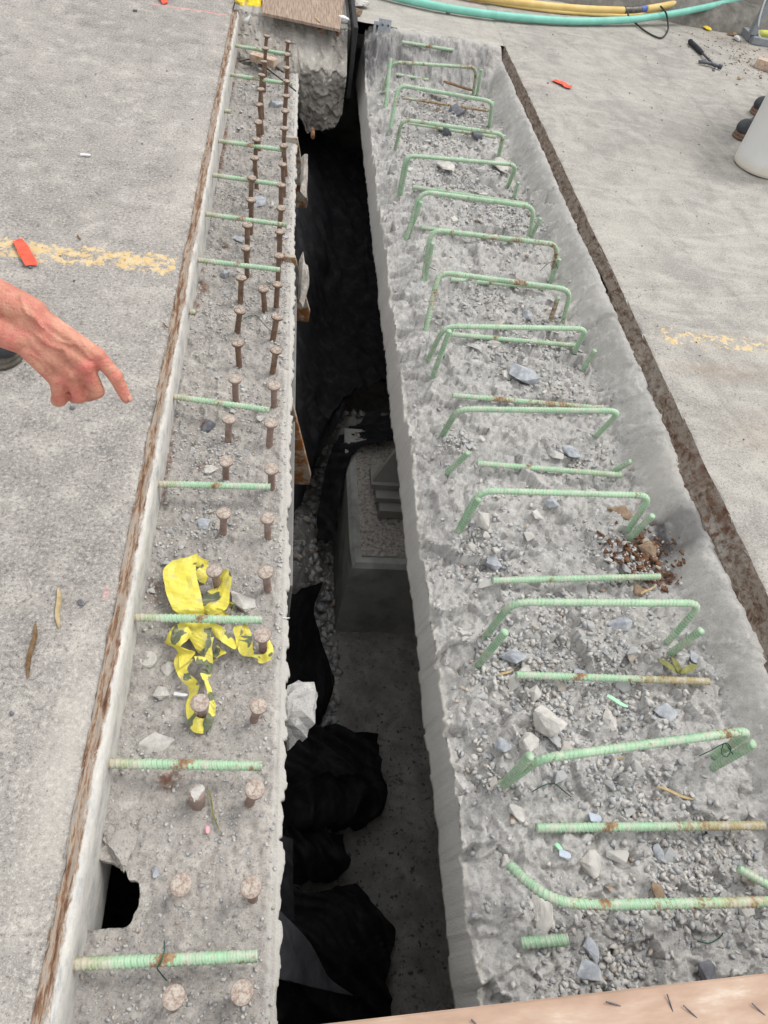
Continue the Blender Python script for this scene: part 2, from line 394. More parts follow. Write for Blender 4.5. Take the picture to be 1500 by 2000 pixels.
def mat_angle():
    m = Mat('rusty_edge_steel')
    x = m.attr('face')               # 0 top corrosion .. 1 whitewashed upright
    rustc = m.ramp(m.noise(70, 6, .75, .2, m.stretch(1.4, .16, .5)), [(.28, hexc('36281f')), (.40, hexc('5e4433')), (.47, hexc('7b6350')), (.53, hexc('958778')), (.60, hexc('85807a')), (.70, hexc('68503d'))])
    white = m.ramp(m.noise(55, 6, .75, 0, m.stretch(1, .3, .5)), [(.3, hexc('8f8e8b')), (.5, hexc('b3b1ac')), (.72, hexc('c6c1b6'))])
    k = m.step(m.math('ADD', x, m.math('MULTIPLY', m.math('SUBTRACT', m.noise(50, 6, .8, .3, m.stretch(1, .3, 1)), .5), 1.5)), .35, .62)
    c = m.mix(k, rustc, white)
    c = m.mix(m.math('MULTIPLY', m.step(m.noise(7, 4, .6), .56, .7), m.math('MULTIPLY', m.step(x, .6, 1), .5)), c, hexc('7c7e83'))
    m.bump(m.noise(110, 5, .75), .6, .003); return m.done(c, .9)
MAT_ANGLE = mat_angle()
def mat_strip():
    m = Mat('corroded_edge_strip')
    c = m.ramp(m.noise(45, 6, .78, .5, m.stretch(1, .6, 1)), [(.3, hexc('2b211b')), (.40, hexc('4d3c32')), (.48, hexc('695a4d')), (.56, hexc('7f776d')), (.64, hexc('6a5f54')), (.74, hexc('493a30'))])
    c = m.mix(m.math('MULTIPLY', m.attr('rust'), m.step(m.noise(30, 4), .35, .6)), c, hexc('4f2d17'))
    c = m.mix(m.math('MULTIPLY', m.attr('pale'), m.step(m.noise(40, 5, .7), .42, .6)), c, hexc('9a9893'))
    m.bump(m.noise(120, 5, .75), .8, .004); return m.done(c, .92)
MAT_STRIP = mat_strip()

def mat_stone(name, by_attr):
    m = Mat(name); t = m.attr('tone') if by_attr else m.rnd()
    c = m.ramp(t, [(0, hexc('7c8087')), (.25, hexc('9ea1a5')), (.5, hexc('bdbab4')), (.72, hexc('b0ada7')), (.85, hexc('94979d')), (.96, hexc('a59683')), (1, hexc('8a7460'))])
    c = m.mix(m.math('MULTIPLY', m.step(m.noise(60, 5, .7), .38, .58), .65), c, hexc('bbb8b2'))
    c = m.mix(m.math('MULTIPLY', m.step(m.noise(35, 4, .7), .5, .32), .5), c, hexc('686b70'))
    m.bump(m.noise(180, 4, .7), .5, .0015); return m.done(c, .92)
MAT_STONE = mat_stone('loose_stone', False); MAT_GRAVEL = mat_stone('loose_gravel', True)
def mat_plain(name, stops, sc=20, rough=.8, bump=.3, bs=80, metal=0.0, spec=.3, vec=None, bd=.001):
    m = Mat(name); v = m.stretch(*vec) if vec else None
    c = m.ramp(m.noise(sc, 5, .65, .2, v), stops)
    if bump: m.bump(m.noise(bs, 4, .65, 0, v), bump, bd)
    return m.done(c, rough, metal, spec)
MAT_FABRIC = mat_plain('black_geotextile', [(.3, (.013, .013, .0145)), (.52, (.021, .021, .0235)), (.72, (.040, .040, .043))], 14, .95, .15, 300, 0, .1)
MAT_FABRIC_PALE = mat_plain('dusty_black_geotextile', [(.3, (.06, .06, .066)), (.7, (.10, .10, .11))], 20, .95, .4, 400, 0, .1)
def mat_pit():
    m = Mat('pit_floor_concrete'); c = m.ramp(m.noise(7, 5, .65, .3), [(.3, hexc('7f7c78')), (.5, hexc('9a9792')), (.7, hexc('b2aea8'))])
    c = m.mix(m.math('MULTIPLY', m.step(m.noise(38, 5, .75), .54, .66), .7), c, hexc('4e4b48')); c = m.mix(m.math('MULTIPLY', m.step(m.noise(110, 4, .7), .56, .66), .5), c, hexc('55524f'))
    c = m.mix(m.math('MULTIPLY', m.step(m.noise(3, 4, .6), .5, .66), .4), c, hexc('625f5b'))
    m.bump(m.noise(90, 5, .7), .7, .005); return m.done(c, .95)
MAT_PIT = mat_pit()
MAT_PIT_OLD = mat_plain('pit_dust', [(.3, hexc('989591')), (.5, hexc('b0ada8')), (.7, hexc('bfbcb6'))], 9, .95, .6, 90, bd=.004)
MAT_PED = mat_plain('pedestal_concrete', [(.3, hexc('82827e')), (.45, hexc('9c9c97')), (.6, hexc('adada7')), (.75, hexc('bab7af'))], 7, .9, .4, 120)
MAT_PED_TOP = mat_plain('pedestal_dirt', [(.35, hexc('6d6965')), (.5, hexc('a39d95')), (.7, hexc('bcb7ae'))], 60, .95, .9, 120, bd=.006)
MAT_STEEL_GREY = mat_plain('grey_painted_steel', [(.3, hexc('85847f')), (.7, hexc('989690'))], 6, .6, .15, 100)
MAT_PLY = mat_plain('weathered_plywood', [(.25, hexc('62544a')), (.45, hexc('857364')), (.6, hexc('9c8a7b')), (.8, hexc('ac9d8f'))], 26, .85, .3, 60, vec=(5, .3, 1))
MAT_PLANK = mat_plain('pinkish_board', [(.25, hexc('8a7360')), (.5, hexc('a38a78')), (.62, hexc('ad9785')), (.78, hexc('c6bbae'))], 7, .85, .3, 60, vec=(.6, 2.5, 1))
MAT_WOOD_PALE = mat_plain('splinter_wood', [(.3, hexc('8f7a55')), (.7, hexc('b8a682'))], 60, .8, .2, 100)
MAT_WOOD_DARK = mat_plain('brown_bark', [(.3, hexc('4c3826')), (.7, hexc('7d6548'))], 60, .85, .4, 100)
MAT_ORANGE = mat_plain('orange_flagging', [(.3, hexc('e8432c')), (.7, hexc('f25d44'))], 20, .5, .2, 60)
MAT_TEAL = mat_plain('teal_hose_rubber', [(.3, hexc('6fb3a2')), (.7, hexc('86c6b6'))], 10, .55, .1, 80)
MAT_YHOSE = mat_plain('yellow_hose_rubber', [(.3, hexc('c9a962')), (.7, hexc('dcc183'))], 8, .6, .1, 80)
MAT_BRASS = mat_plain('dirty_coupling_metal', [(.3, hexc('3b3833')), (.7, hexc('77736a'))], 50, .5, .3, 90, .5)
MAT_BLUE = mat_plain('blue_tape', [(.3, hexc('4a5fa4')), (.7, hexc('5a70b4'))], 20, .5, 0)
MAT_BLACK = mat_plain('black_rubber', [(.3, (.012, .012, .013)), (.7, (.03, .03, .032))], 20, .6, .2, 60)
MAT_WIRE = mat_plain('dark_wire', [(.3, hexc('23291f')), (.7, hexc('3a4238'))], 30, .6, 0)
MAT_GREENWIRE = mat_plain('green_tie_wire', [(.3, hexc('26433a')), (.7, hexc('3d5f50'))], 30, .5, 0)
MAT_WHITE = mat_plain('white_plastic', [(.3, hexc('c9cac8')), (.7, hexc('d9dad8'))], 3, .45, .05, 30, 0, .4)
MAT_BUCKET = None
MAT_PAPER = mat_plain('white_scrap', [(.3, hexc('b9bdc2')), (.7, hexc('dcdcd8'))], 30, .7, .2, 80)
MAT_SCRAP = mat_plain('pale_blue_scrap', [(.3, hexc('9aa5b2')), (.7, hexc('b4bcc6'))], 40, .7, .3, 90)
MAT_CLEAR = mat_plain('cloudy_plastic_strip', [(.3, hexc('a9aaa6')), (.7, hexc('cfd0cb'))], 30, .4, .2, 40)
MAT_HAMMER = mat_plain('hammer_steel', [(.3, hexc('3e4045')), (.7, hexc('6f7075'))], 40, .5, .2, 90, .6)
MAT_GRIP = mat_plain('hammer_grip', [(.3, (.012, .014, .016)), (.7, (.04, .045, .05))], 30, .7, .2, 90)
MAT_GALV = mat_plain('galvanised_steel', [(.3, hexc('9aa0a6')), (.7, hexc('bcc1c6'))], 30, .5, .1, 90, .15)
MAT_TUBE = mat_plain('grey_square_tube', [(.3, hexc('787d82')), (.7, hexc('8f9498'))], 20, .5, .1, 90, .2)
MAT_LIME = mat_plain('lime_plastic', [(.3, hexc('b5bb58')), (.7, hexc('d0d078'))], 30, .7, .2, 60)
MAT_YELLOWBAG = mat_plain('yellow_plastic_bag', [(.35, hexc('8a8578')), (.5, hexc('e0c21c')), (.75, hexc('ecd22e'))], 22, .45, .4, 60)
MAT_CHIP = mat_plain('green_paint_chip', [(.3, hexc('8fd0a4')), (.7, hexc('a9dcb4'))], 60, .6, .1, 80)
MAT_LEAF = mat_plain('olive_leaf', [(.3, hexc('5c5f34')), (.7, hexc('8a8950'))], 50, .7, .3, 80)
MAT_PINK = mat_plain('pink_plastic', [(.3, hexc('e08a96')), (.7, hexc('eea6ae'))], 60, .6, .1, 80)
MAT_RUSTFLAKE = mat_plain('rust_flakes', [(.3, hexc('3c271b')), (.5, hexc('63442f')), (.7, hexc('8a6f58'))], 40, .9, .5, 150)
MAT_PALECHUNK = mat_plain('pale_concrete_chunk', [(.3, hexc('989692')), (.5, hexc('b2afa9')), (.7, hexc('c4c0b8'))], 30, .95, .7, 130, bd=.003)
MAT_GREYROCK = mat_plain('blue_grey_stone', [(.3, hexc('7f838a')), (.5, hexc('9a9ea3')), (.7, hexc('b8b9b8'))], 40, .9, .6, 130, bd=.002)
MAT_DARKROCK = mat_plain('dark_stone', [(.3, hexc('515257')), (.7, hexc('74757a'))], 40, .85, .5, 130)
MAT_BROWNROCK = mat_plain('brown_stone', [(.3, hexc('6a5848')), (.7, hexc('95826d'))], 40, .9, .5, 130)
MAT_BARRIER = mat_plain('weathered_barrier_concrete', [(.3, hexc('5e5a55')), (.5, hexc('73706a')), (.7, hexc('8b8780'))], 12, .95, .5, 90, bd=.003)
MAT_UNDER = mat_plain('under_deck_concrete', [(.3, hexc('6d6c6a')), (.7, hexc('807f7c'))], 5, .95, .3, 60)
MAT_BRICK = mat_plain('red_wood_offcut', [(.3, hexc('8f6f5c')), (.5, hexc('b59f8c')), (.7, hexc('c6b8a8'))], 40, .9, .3, 90)
def mat_skin():
    m = Mat('weathered_skin')
    c = m.ramp(m.noise(28, 4, .6), [(.3, hexc('a36a58')), (.5, hexc('b67f69')), (.7, hexc('c6947c'))])
    c = m.mix(m.math('MULTIPLY', m.step(m.noise(22, 4, .65), .48, .64), .5), c, hexc('b9615a'))
    c = m.mix(m.math('MULTIPLY', m.step(m.noise(90, 4, .65), .58, .68), .5), c, hexc('8a5443'))
    c = m.mix(m.math('MULTIPLY', m.attr('flush'), .55), c, hexc('c4605c'))
    m.bump(m.math('ADD', m.noise(220, 4, .7), m.math('MULTIPLY', m.vor(260), .8)), .6, .0018)
    m.b.inputs['Subsurface Weight'].default_value = .08; m.b.inputs['Subsurface Radius'].default_value = (.008, .003, .002); m.b.inputs['Subsurface Scale'].default_value = .6
    return m.done(c, .55, 0, .4)
MAT_SKIN = mat_skin()
MAT_NAIL = mat_plain('nail', [(.3, hexc('bd8472')), (.7, hexc('c99380'))], 60, .45, 0)
MAT_BOOT = mat_plain('worn_black_leather', [(.3, hexc('2c2e31')), (.7, hexc('484a4c'))], 24, .6, .4, 120)
MAT_SOLE = mat_plain('boot_sole', [(.3, hexc('3a3732')), (.7, hexc('6b655b'))], 30, .8, .4, 80)
MAT_SOLE_BROWN = mat_plain('brown_boot_sole', [(.3, hexc('5c4a40')), (.7, hexc('84695a'))], 30, .8, .4, 80)
MAT_JEANS = mat_plain('dark_work_trousers', [(.3, hexc('2b3140')), (.7, hexc('3c4354'))], 60, .9, .3, 200)
MAT_SHIRT = mat_plain('grey_shirt', [(.3, hexc('5d6268')), (.7, hexc('72777d'))], 40, .9, .3, 200)
MAT_HAT = mat_plain('white_hard_hat_shell', [(.3, hexc('cfcfca')), (.7, hexc('dededa'))], 6, .4, 0)
def mat_tape():
    m = Mat('yellow_caution_tape')
    c = m.ramp(m.noise(30, 3), [(.3, hexc('c9bd48')), (.7, hexc('d9ce5e'))])
    k = m.step(m.noise(26, 2, .4, .4), .58, .60)
    c = m.mix(m.math('MULTIPLY', k, m.attr('print')), c, hexc('626a52'))
    c = m.mix(m.math('MULTIPLY', m.step(m.noise(34, 6, .75), .5, .68), .7), c, hexc('aaa48c'))
    m.bump(m.noise(90, 3), .4, .0015); return m.done(c, .5, 0, .4)
MAT_TAPE = mat_tape()
def mat_bucket():
    m = Mat('white_bucket_plastic'); z = m.xyz(2)
    c = m.ramp(m.noise(5, 4), [(.3, hexc('d2d3d1')), (.7, hexc('dcdcd9'))])
    c = m.mix(m.math('MULTIPLY', m.step(m.math('ADD', z, m.math('MULTIPLY', m.noise(12, 4), .1)), .14, .03), .55), c, hexc('c3b394'))
    c = m.mix(m.math('MULTIPLY', m.step(m.noise(24, 5, .7), .64, .74), .5), c, hexc('a09d96'))
    m.bump(m.noise(30, 2), .05, .001); return m.done(c, .42, 0, .4)
MAT_BUCKET = mat_bucket()

# ------------------------------------------------------------------ heights of the worked surfaces
XE, XA = -0.332, -0.296            # left deck edge, upright of the edge angle
XF = 0.072                         # free edge of the flange
XG, XR = 0.488, 1.408              # right wall of the gap, right deck edge
def z_left(x, y):
    z = -.132 - .05 * sstep(2.1, 2.7, y)
    k = 1 - sstep(.035, .06, x)
    z = z + k * (.010 * fbm(x, y, 7, 4, 1) + .010 * facets(x, y, 26, 2) * sstep(.8, 1.6, y) + .006 * facets(x, y, 70, 3) + .005 * fbm(x, y, 110, 3, 2)) + (1 - k) * .0025 * fbm(x, y, 60, 3, 4)
    z = z + .012 * np.exp(-((x - XA) / .035) ** 2) * (1 + 1.5 * fbm(x, y, 12, 3, 7))
    return z
def z_right(x, y):
    big = fbm(x, y, 3.2, 4, 11)
    z = -.245 + .055 * sstep(.475 + .03 * big, .62 + .05 * big, x)
    wall = sstep(1.262 + .03 * fbm(0 * x + 3, y, 5, 3, 5), 1.360 + .016 * sstep(1.1, 2.6, y) + .010 * fbm(0 * x, y, 9, 2, 6), x)
    end = sstep(4.70 + .08 * fbm(x, 0 * y, 6, 3, 8), 5.12, y)
    up = np.maximum(wall * (.118 + .024 * sstep(1.1, 2.6, y)), end * .19)
    rim = 1 - sstep(.45, .75, x)
    amp = 1 - .72 * wall
    z = z + up + amp * (.034 * big + (.025 + .016 * rim) * facets(x + .03 * fbm(x, y, 14, 2, 3), y + .03 * fbm(y, x, 14, 2, 4), 9, 4) + .016 * facets(x, y, 27, 5) + .007 * facets(x, y, 75, 6) + .005 * fbm(x, y, 120, 3, 9))
    z = z + .012 * fbm(x, y, 22, 3, 15) * rim
    return np.minimum(z, -.004)

def yaxis(y0, y1, fine, growth):
    ys = [y0]
    while ys[-1] < y1: ys.append(ys[-1] + fine + growth * max(0, ys[-1]))
    return np.array(ys)
def blob_mask(X, Y, px, py, rx, ry, z=0.0, ang=0.0):
    c = at(px, py, z); dx, dy = X - c[0], Y - c[1]; ca, sa = math.cos(ang), math.sin(ang)
    return np.exp(-(((dx * ca + dy * sa) / rx) ** 2 + ((-dx * sa + dy * ca) / ry) ** 2))
def seg_mask(X, Y, p, q, w, z=0.0):
    a = at(*p, z)[:2]; b = at(*q, z)[:2]; d = b - a; L = d @ d
    t = np.clip(((X - a[0]) * d[0] + (Y - a[1]) * d[1]) / L, 0, 1)
    return np.exp(-(((X - a[0] - t * d[0]) ** 2 + (Y - a[1] - t * d[1]) ** 2) / w ** 2))

# ------------------------------------------------------------------ decks
def deck(name, xs, ys, m, edge, side):
    X, Y = np.meshgrid(xs, ys, indexing='ij')
    Z = .0035 * fbm(X, Y, 14, 4, 21 + side) + .0022 * fbm(X, Y, 120, 3, 22) - .001
    near = np.abs(X - edge)
    Z -= .007 * np.exp(-near / .012) * (1 + 1.6 * fbm(X, Y, 30, 3, 23))
    far = (np.abs(X) > 6) | (Y > 6.9) | (Y < -1); Z[far] = 0
    E = .006 * fbm(0 * Y, Y, 20, 4, 24 + side)
    X = X + np.where(near < 1e-6, E, 0)
    v = np.stack([X, Y, Z], -1).reshape(-1, 3); f = grid(len(xs), len(ys))
    nb = len(v)                     # underside and joint-side face
    col = 0 if side > 0 else len(xs) - 1
    e = np.arange(len(ys)) + col * len(ys)
    low = v[e].copy(); low[:, 2] = -.30
    v = np.concatenate([v, low]); k = np.arange(len(ys) - 1)
    q = np.stack([e[k], nb + k, nb + k + 1, e[k + 1]], -1) if side > 0 else np.stack([e[k + 1], nb + k + 1, nb + k, e[k]], -1)
    f = np.concatenate([f, q])
    x0, x1 = xs[0], xs[-1]; n = len(v)
    v = np.concatenate([v, [(x0, ys[0], -.3), (x1, ys[0], -.3), (x1, ys[-1], -.3), (x0, ys[-1], -.3)]])
    f = np.concatenate([f, [(n, n + 3, n + 2, n + 1)]])
    me = raw(name, v, f, m, True)
    xx, yy = v[:, 0], v[:, 1]; z0 = np.zeros(len(v))
    if side < 0:
        ya = at(200, 478)[1], at(200, 528)[1]
        yc, yw = (ya[0] + ya[1]) / 2, abs(ya[0] - ya[1]) / 2
        skew = (xx - at(200, 500)[0]) * .0
        paint = sstep(1.25, .55, np.abs(yy - yc - skew) / yw) * .44 * sstep(-.335, -.36, xx)
        pink = .7 * seg_mask(xx, yy, (300, 8), (440, 28), .02) + .5 * seg_mask(xx, yy, (395, 52), (440, 62), .012) + .5 * blob_mask(xx, yy, 208, 1160, .018, .03) + .35 * blob_mask(xx, yy, 160, 1140, .03, .02)
        stain = .0 * xx
        dust = .6 * blob_mask(xx, yy, 130, 1480, .05, .25) + .35 * blob_mask(xx, yy, 370, 330, .06, .4)
    else:
        ya = at(1400, 640)[1], at(1400, 690)[1]
        yc, yw = (ya[0] + ya[1]) / 2, abs(ya[0] - ya[1]) / 2
        paint = sstep(1.3, .4, np.abs(yy - yc) / yw) * .36 * sstep(1.42, 1.5, xx)
        pink = .55 * seg_mask(xx, yy, (1020, 160), (1090, 166), .018)
        stain = .6 * blob_mask(xx, yy, 1410, 725, .2, .05) + .35 * blob_mask(xx, yy, 1480, 850, .12, .12) + .4 * seg_mask(xx, yy, (1370, 60), (1500, 105), .10)
        dust = .35 * seg_mask(xx, yy, (1180, 90), (1250, 200), .12) + .3 * seg_mask(xx, yy, (1330, 260), (1200, 480), .12)
    for n_, a_ in (('paint', paint), ('pink', pink), ('stain', stain), ('dust', dust)): attr(me, n_, a_)
    return struct(link(name, me))
ys = yaxis(-.25, 5.6, .0042, .0016)
ys = np.concatenate([[-14, -6, -2, -.8], ys, [6.0, 6.5, 7.5, 10, 16]])
XL = np.concatenate([[-14, -8, -4, -2.4], np.arange(-1.72, XE - .002, .0055), [XE]])
deck('left_deck', XL, ys, MAT_LDECK, XE, -1)
XRr = np.concatenate([[XR], np.arange(XR + .006, 2.2, .0065), np.arange(2.2, 4.7, .011), [5.5, 8, 14]])
deck('right_deck', XRr, np.concatenate([[-14, -6, -2, -.8], yaxis(-.2, 6.5, .006, .0016), [6.8, 8, 10, 16]]), MAT_RDECK, XR, 1)

# ------------------------------------------------------------------ steel angle along the left deck edge
ya = yaxis(-.6, 5.0, .005, .0016)
prof = np.array([(XE - .002, -.004, 0), (-.331, -.009, 0), (-.328, -.011, 0), (-.326, -.012, .0), (-.321, -.013, .05), (-.316, -.011, .14), (-.309, -.011, .36), (-.302, -.013, .7), (XA, -.022, .95), (XA + .001, -.06, 1), (XA + .002, -.10, 1), (XA + .003, -.16, 1), (XA + .004, -.26, 1)])
n, k = len(ya), len(prof)
PX = prof[:, 0][None] + np.zeros((n, 1)); PZ = prof[:, 1][None] + np.zeros((n, 1)); PY = ya[:, None] + np.zeros((1, k))
wob = 1 - prof[:, 2][None] * .8
PX = PX + .0022 * wob * fbm(PZ * 40, PY, 30, 5, 31); PZ = PZ + .0035 * wob * fbm(PX * 8, PY, 26, 4, 32) * (prof[:, 1][None] > -.05) - .004 * np.clip(fbm(PX * 3, PY, 5, 3, 33), 0, 1) * (prof[:, 2][None] < .4)
v = np.stack([PX, PY, PZ], -1).reshape(-1, 3)
me = raw('edge_angle', v, grid(n, k)[:, ::-1].copy(), MAT_ANGLE, True); attr(me, 'face', np.clip(np.tile(prof[:, 2], n) + .22 * sstep(1.0, .15, np.repeat(ya, k)) + .25 * fbm(0 * np.repeat(ya, k), np.repeat(ya, k), 2.5, 3, 36) - .12 * (np.tile(prof[:, 2], n) < .02), 0, 1.2))
tag(link('edge_angle', me), 'long rusty steel edge angle with whitewashed upright lining the left deck edge', 'steel angle')

# ------------------------------------------------------------------ girder flange with its concrete crust and the hole
girder = thing('steel_girder', 'steel girder flange crusted with concrete, carrying two rows of rusty headed studs', 'girder', (-.1, 0, -.3))
HOLE = np.array([at(x, y, -.13)[:2] for x, y in [(186, 1676), (226, 1688), (247, 1697), (251, 1722), (262, 1716), (271, 1722), (272, 1745), (264, 1785), (250, 1808), (224, 1812), (166, 1819), (174, 1750)]])
HOLE_OUT = HOLE.mean(0) + (HOLE - HOLE.mean(0)) * 1.12
def inside(x, y, poly):
    c = np.zeros(x.shape, bool); j = len(poly) - 1
    for i in range(len(poly)):
        a, b = poly[i], poly[j]
        c ^= ((a[1] > y) != (b[1] > y)) & (x < (b[0] - a[0]) * (y - a[1]) / (b[1] - a[1] + 1e-12) + a[0]); j = i
    return c
yl = yaxis(-.6, 4.78, .0034, .0016); xl = np.concatenate([np.arange(XA - .004, XF - .012, .0042), [XF - .012, XF - .008, XF - .004, XF]])
X, Y = np.meshgrid(xl, yl, indexing='ij')
Xj = X.copy(); lip = sstep(XF - .014, XF, X)
Xj += lip * (.009 * fbm(0 * Y, Y, 16, 5, 41) + .008 * facets(0 * Y, Y, 38, 42))
Z = z_left(Xj, Y) - .006 * lip ** 2
gr = np.exp(-((Xj - .052) / .0016) ** 2) * .0025; Z -= gr
v = np.stack([Xj, Y, Z], -1).reshape(-1, 3); f = grid(len(xl), len(yl))
cx = v[f].mean(1); hole = inside(cx[:, 0] + .007 * fbm(cx[:, 0], cx[:, 1], 90, 2, 43), cx[:, 1] + .004 * fbm(cx[:, 1], cx[:, 0], 90, 2, 44), HOLE)
# skirts of the hole and of the free edge
nx_, ny_ = len(xl), len(yl); hm_ = np.pad(hole.reshape(nx_ - 1, ny_ - 1), 1).astype(int)
cnt = hm_[:-1, :-1] + hm_[1:, :-1] + hm_[:-1, 1:] + hm_[1:, 1:]; bd_ = (cnt > 0) & (cnt < 4); B3 = v.reshape(nx_, ny_, 3)
for _ in range(4):
    new = B3.copy()
    for i, j in np.argwhere(bd_):
        nb_ = [(i + a, j + b) for a, b in ((1, 0), (-1, 0), (0, 1), (0, -1)) if bd_[i + a, j + b]]
        if nb_: new[i, j, :2] = .4 * B3[i, j, :2] + .6 * np.mean([B3[q][:2] for q in nb_], 0)
    B3[:] = new
v = B3.reshape(-1, 3); hm = hole.reshape(nx_ - 1, ny_ - 1); sk = []; nv = len(v)
low = v.copy(); low[:, 2] -= .018
for i, j in np.argwhere(hm):
    a, b, c, d = i * ny_ + j, (i + 1) * ny_ + j, (i + 1) * ny_ + j + 1, i * ny_ + j + 1
    for (di, dj, p, q) in ((-1, 0, d, a), (1, 0, b, c), (0, -1, a, b), (0, 1, c, d)):
        ii, jj = i + di, j + dj
        if 0 <= ii < nx_ - 1 and 0 <= jj < ny_ - 1 and not hm[ii, jj]: sk.append((q, p, p + nv, q + nv))
e = np.arange(ny_ - 1) + (nx_ - 1) * ny_
edge_f = np.stack([e, e + nv, e + 1 + nv, e + 1], -1)
v2 = np.concatenate([v, low]); f2 = np.concatenate([f[~hole], np.array(sk, int), edge_f, (f[~hole][:, ::-1] + nv)])
me = raw('flange', v2 - np.array(girder.location), f2, MAT_FLANGE, False)
xx, yy = v2[:, 0], v2[:, 1]
rust = .75 * np.exp(-((xx - XA) / .03) ** 2) * np.clip(fbm(xx * 0, yy, 3, 3, 45) * 2 + .5, 0, 1) * sstep(.9, 1.3, yy)
for p in [(400, 560, .03, .06), (385, 600, .025, .1), (400, 830, .04, .05), (300, 1160, .03, .06), (330, 1520, .05, .05), (400, 910, .06, .04), (440, 460, .03, .04)]: rust = rust + .6 * blob_mask(xx, yy, p[0], p[1], p[2], p[3], -.13)
attr(me, 'rust', rust); attr(me, 'dark_tone', .0 * xx + .5 * blob_mask(xx, yy, 285, 1000, .02, .05, -.13)); attr(me, 'pale', .85 * sstep(.036, .05, xx) + .35 * sstep(.7, .2, yy) * 0)
link('flange', me, girder)
vv, ff = box(-.16, -.14, -.6, 4.7, -1.15, -.21); obj('web', vv, ff, MAT_UNDER, girder)
vv, ff = box(-.29, .03, -.6, 4.7, -1.18, -1.152); obj('bottom_flange', vv, ff, MAT_UNDER, girder)
vv, ff = box(.058, .088, 1.05, 2.7, -.52, -.24, .003); obj('side_plate', vv, ff, MAT_UNDER, girder)

# headed studs
STUDS = [(521, 69), (518, 93), (515, 119), (511, 145), (509, 173), (506, 203), (504, 237), (501, 271), (497, 307), (492, 346), (491, 389), (483, 438), (480, 483), (471, 541), (469, 605), (464, 669), (459, 739), (447, 817), (441, 900), (437, 1001), (418, 1113), (390, 1372), (353, 1728), (339, 1947),
         (563, 80), (561, 105), (560, 131), (560, 157), (559, 186), (557, 215), (555, 249), (554, 283), (552, 320), (549, 360), (549, 405), (547, 451), (545, 498), (542, 554), (514, 563), (541, 617), (539, 683), (535, 752), (529, 825), (530, 915), (522, 1011), (518, 1116), (512, 1239), (505, 1378), (498, 1541), (490, 1732), (473, 1938)]
def stud_mesh(m, nm):
    sh = raw('stud', *lathe([(.0125, -.20), (.0105, -.19), (.0100, -.030), (.0102, -.010), (.0115, -.0088)], 14), m, True)
    hd = raw('head', *lathe([(.0110, -.0098), (.0185, -.0092), (.0198, -.0075), (.0200, -.002), (.0188, 0.0), (.012, .0008), (.004, .0011)], 18), m, True)
    return sh, hd
sm_r, sm_d = stud_mesh(MAT_STUD, 'r'), stud_mesh(MAT_STUD_DUSTY, 'd')
for i, (px, py) in enumerate(STUDS):
    p = at(px, py, -.034); sh, hd = (sm_d if py > 700 else sm_r)
    o = link('stud', sh, girder, Vector(p) - girder.location)
    o.rotation_euler = (random.uniform(-.11, .11), random.uniform(-.11, .11), random.uniform(0, 6.28))
    sc = random.uniform(.96, 1.05); o.scale = (sc, sc, 1)
    link('head', hd, o)
# a stud broken down and caked in concrete
p = at(383, 1548, -.06)
vv, ff = rock(77, 3, (.021, .019, .012), 12, .07); o = obj('stud', vv + p, ff, MAT_PALECHUNK, girder); o['label'] = 'stud with its head caked in broken concrete'
vv, ff = tube(resample([p - [0, 0, .09], p], .02)[0], .017, 10); link('shank', raw('shank', vv - np.array(girder.location), ff, MAT_STUD_DUSTY, True), o)

# torn lip of the flange over the hole
v_, f_ = rock(501, 4, (.036, .058, .020), 14, .03); v_[:, 2] += -.012 * (v_[:, 1] < -.02) * (-v_[:, 1] - .02) / .04; p = at(236, 1655, -.124)
o = obj('torn_lip', v_ @ rotz(.35).T + p, f_, MAT_FLANGE, girder)

p = at(289, 1288, -.128); v_, f_ = lathe([(.021, -.02), (.022, .002), (.019, .006), (.012, .003), (.004, .002)], 14, p); v_[:, :2] += .003 * np.stack([fbm(v_[:, 0], v_[:, 1], 60, 2, 3)] * 2, 1); obj('broken_stud', v_, f_, MAT_PALECHUNK, girder)
# brackets below the flange
def bracket(px, py0, py1, w, label, m=MAT_BRACKET):
    a = at(px, py0, -.15); y = a[1]; zb = -.15
    while True:                     # lower it until its foot stands where the photograph shows it
        zb -= .005; v = np.array([XF + .02, y, zb]); c = v[0] * EX + v[1] * EY + (CAM_H - v[2]) * ED
        if 1000 + FPX * c[1] / c[2] >= py1 or zb < -.8: break
    pr = np.array([(XF - .07, -.155), (XF + .002, -.155), (XF + w, zb + .05), (XF + w - .004, zb), (XF - .07, zb)])
    v = np.array([(x, yy, z) for yy in (y - .011, y + .011) for x, z in pr]); n = len(pr)
    f = [tuple(range(n)), tuple(range(2 * n - 1, n - 1, -1))] + [(i, i + n, (i + 1) % n + n, (i + 1) % n) for i in range(n)]
    bm = bmesh.new(); vs = [bm.verts.new(q) for q in v]
    for q in f: bm.faces.new([vs[i] for i in q])
    bmesh.ops.recalc_face_normals(bm, faces=bm.faces); bmesh.ops.bevel(bm, geom=list(bm.edges), offset=.002, segments=1, affect='EDGES')
    me = bpy.data.meshes.new('bracket'); 
    bmesh.ops.translate(bm, verts=bm.verts, vec=-girder.location)
    bm.to_mesh(me); bm.free(); me.materials.append(m); o = link('bracket', me, girder); o['label'] = label
bracket(592, 268, 402, .080, 'rusty bracket under the flange, nearest the plywood')
bracket(592, 500, 622, .085, 'rusty bracket with a concrete coated edge')
bracket(592, 782, 940, .095, 'rusty bracket with a clean sloped edge')

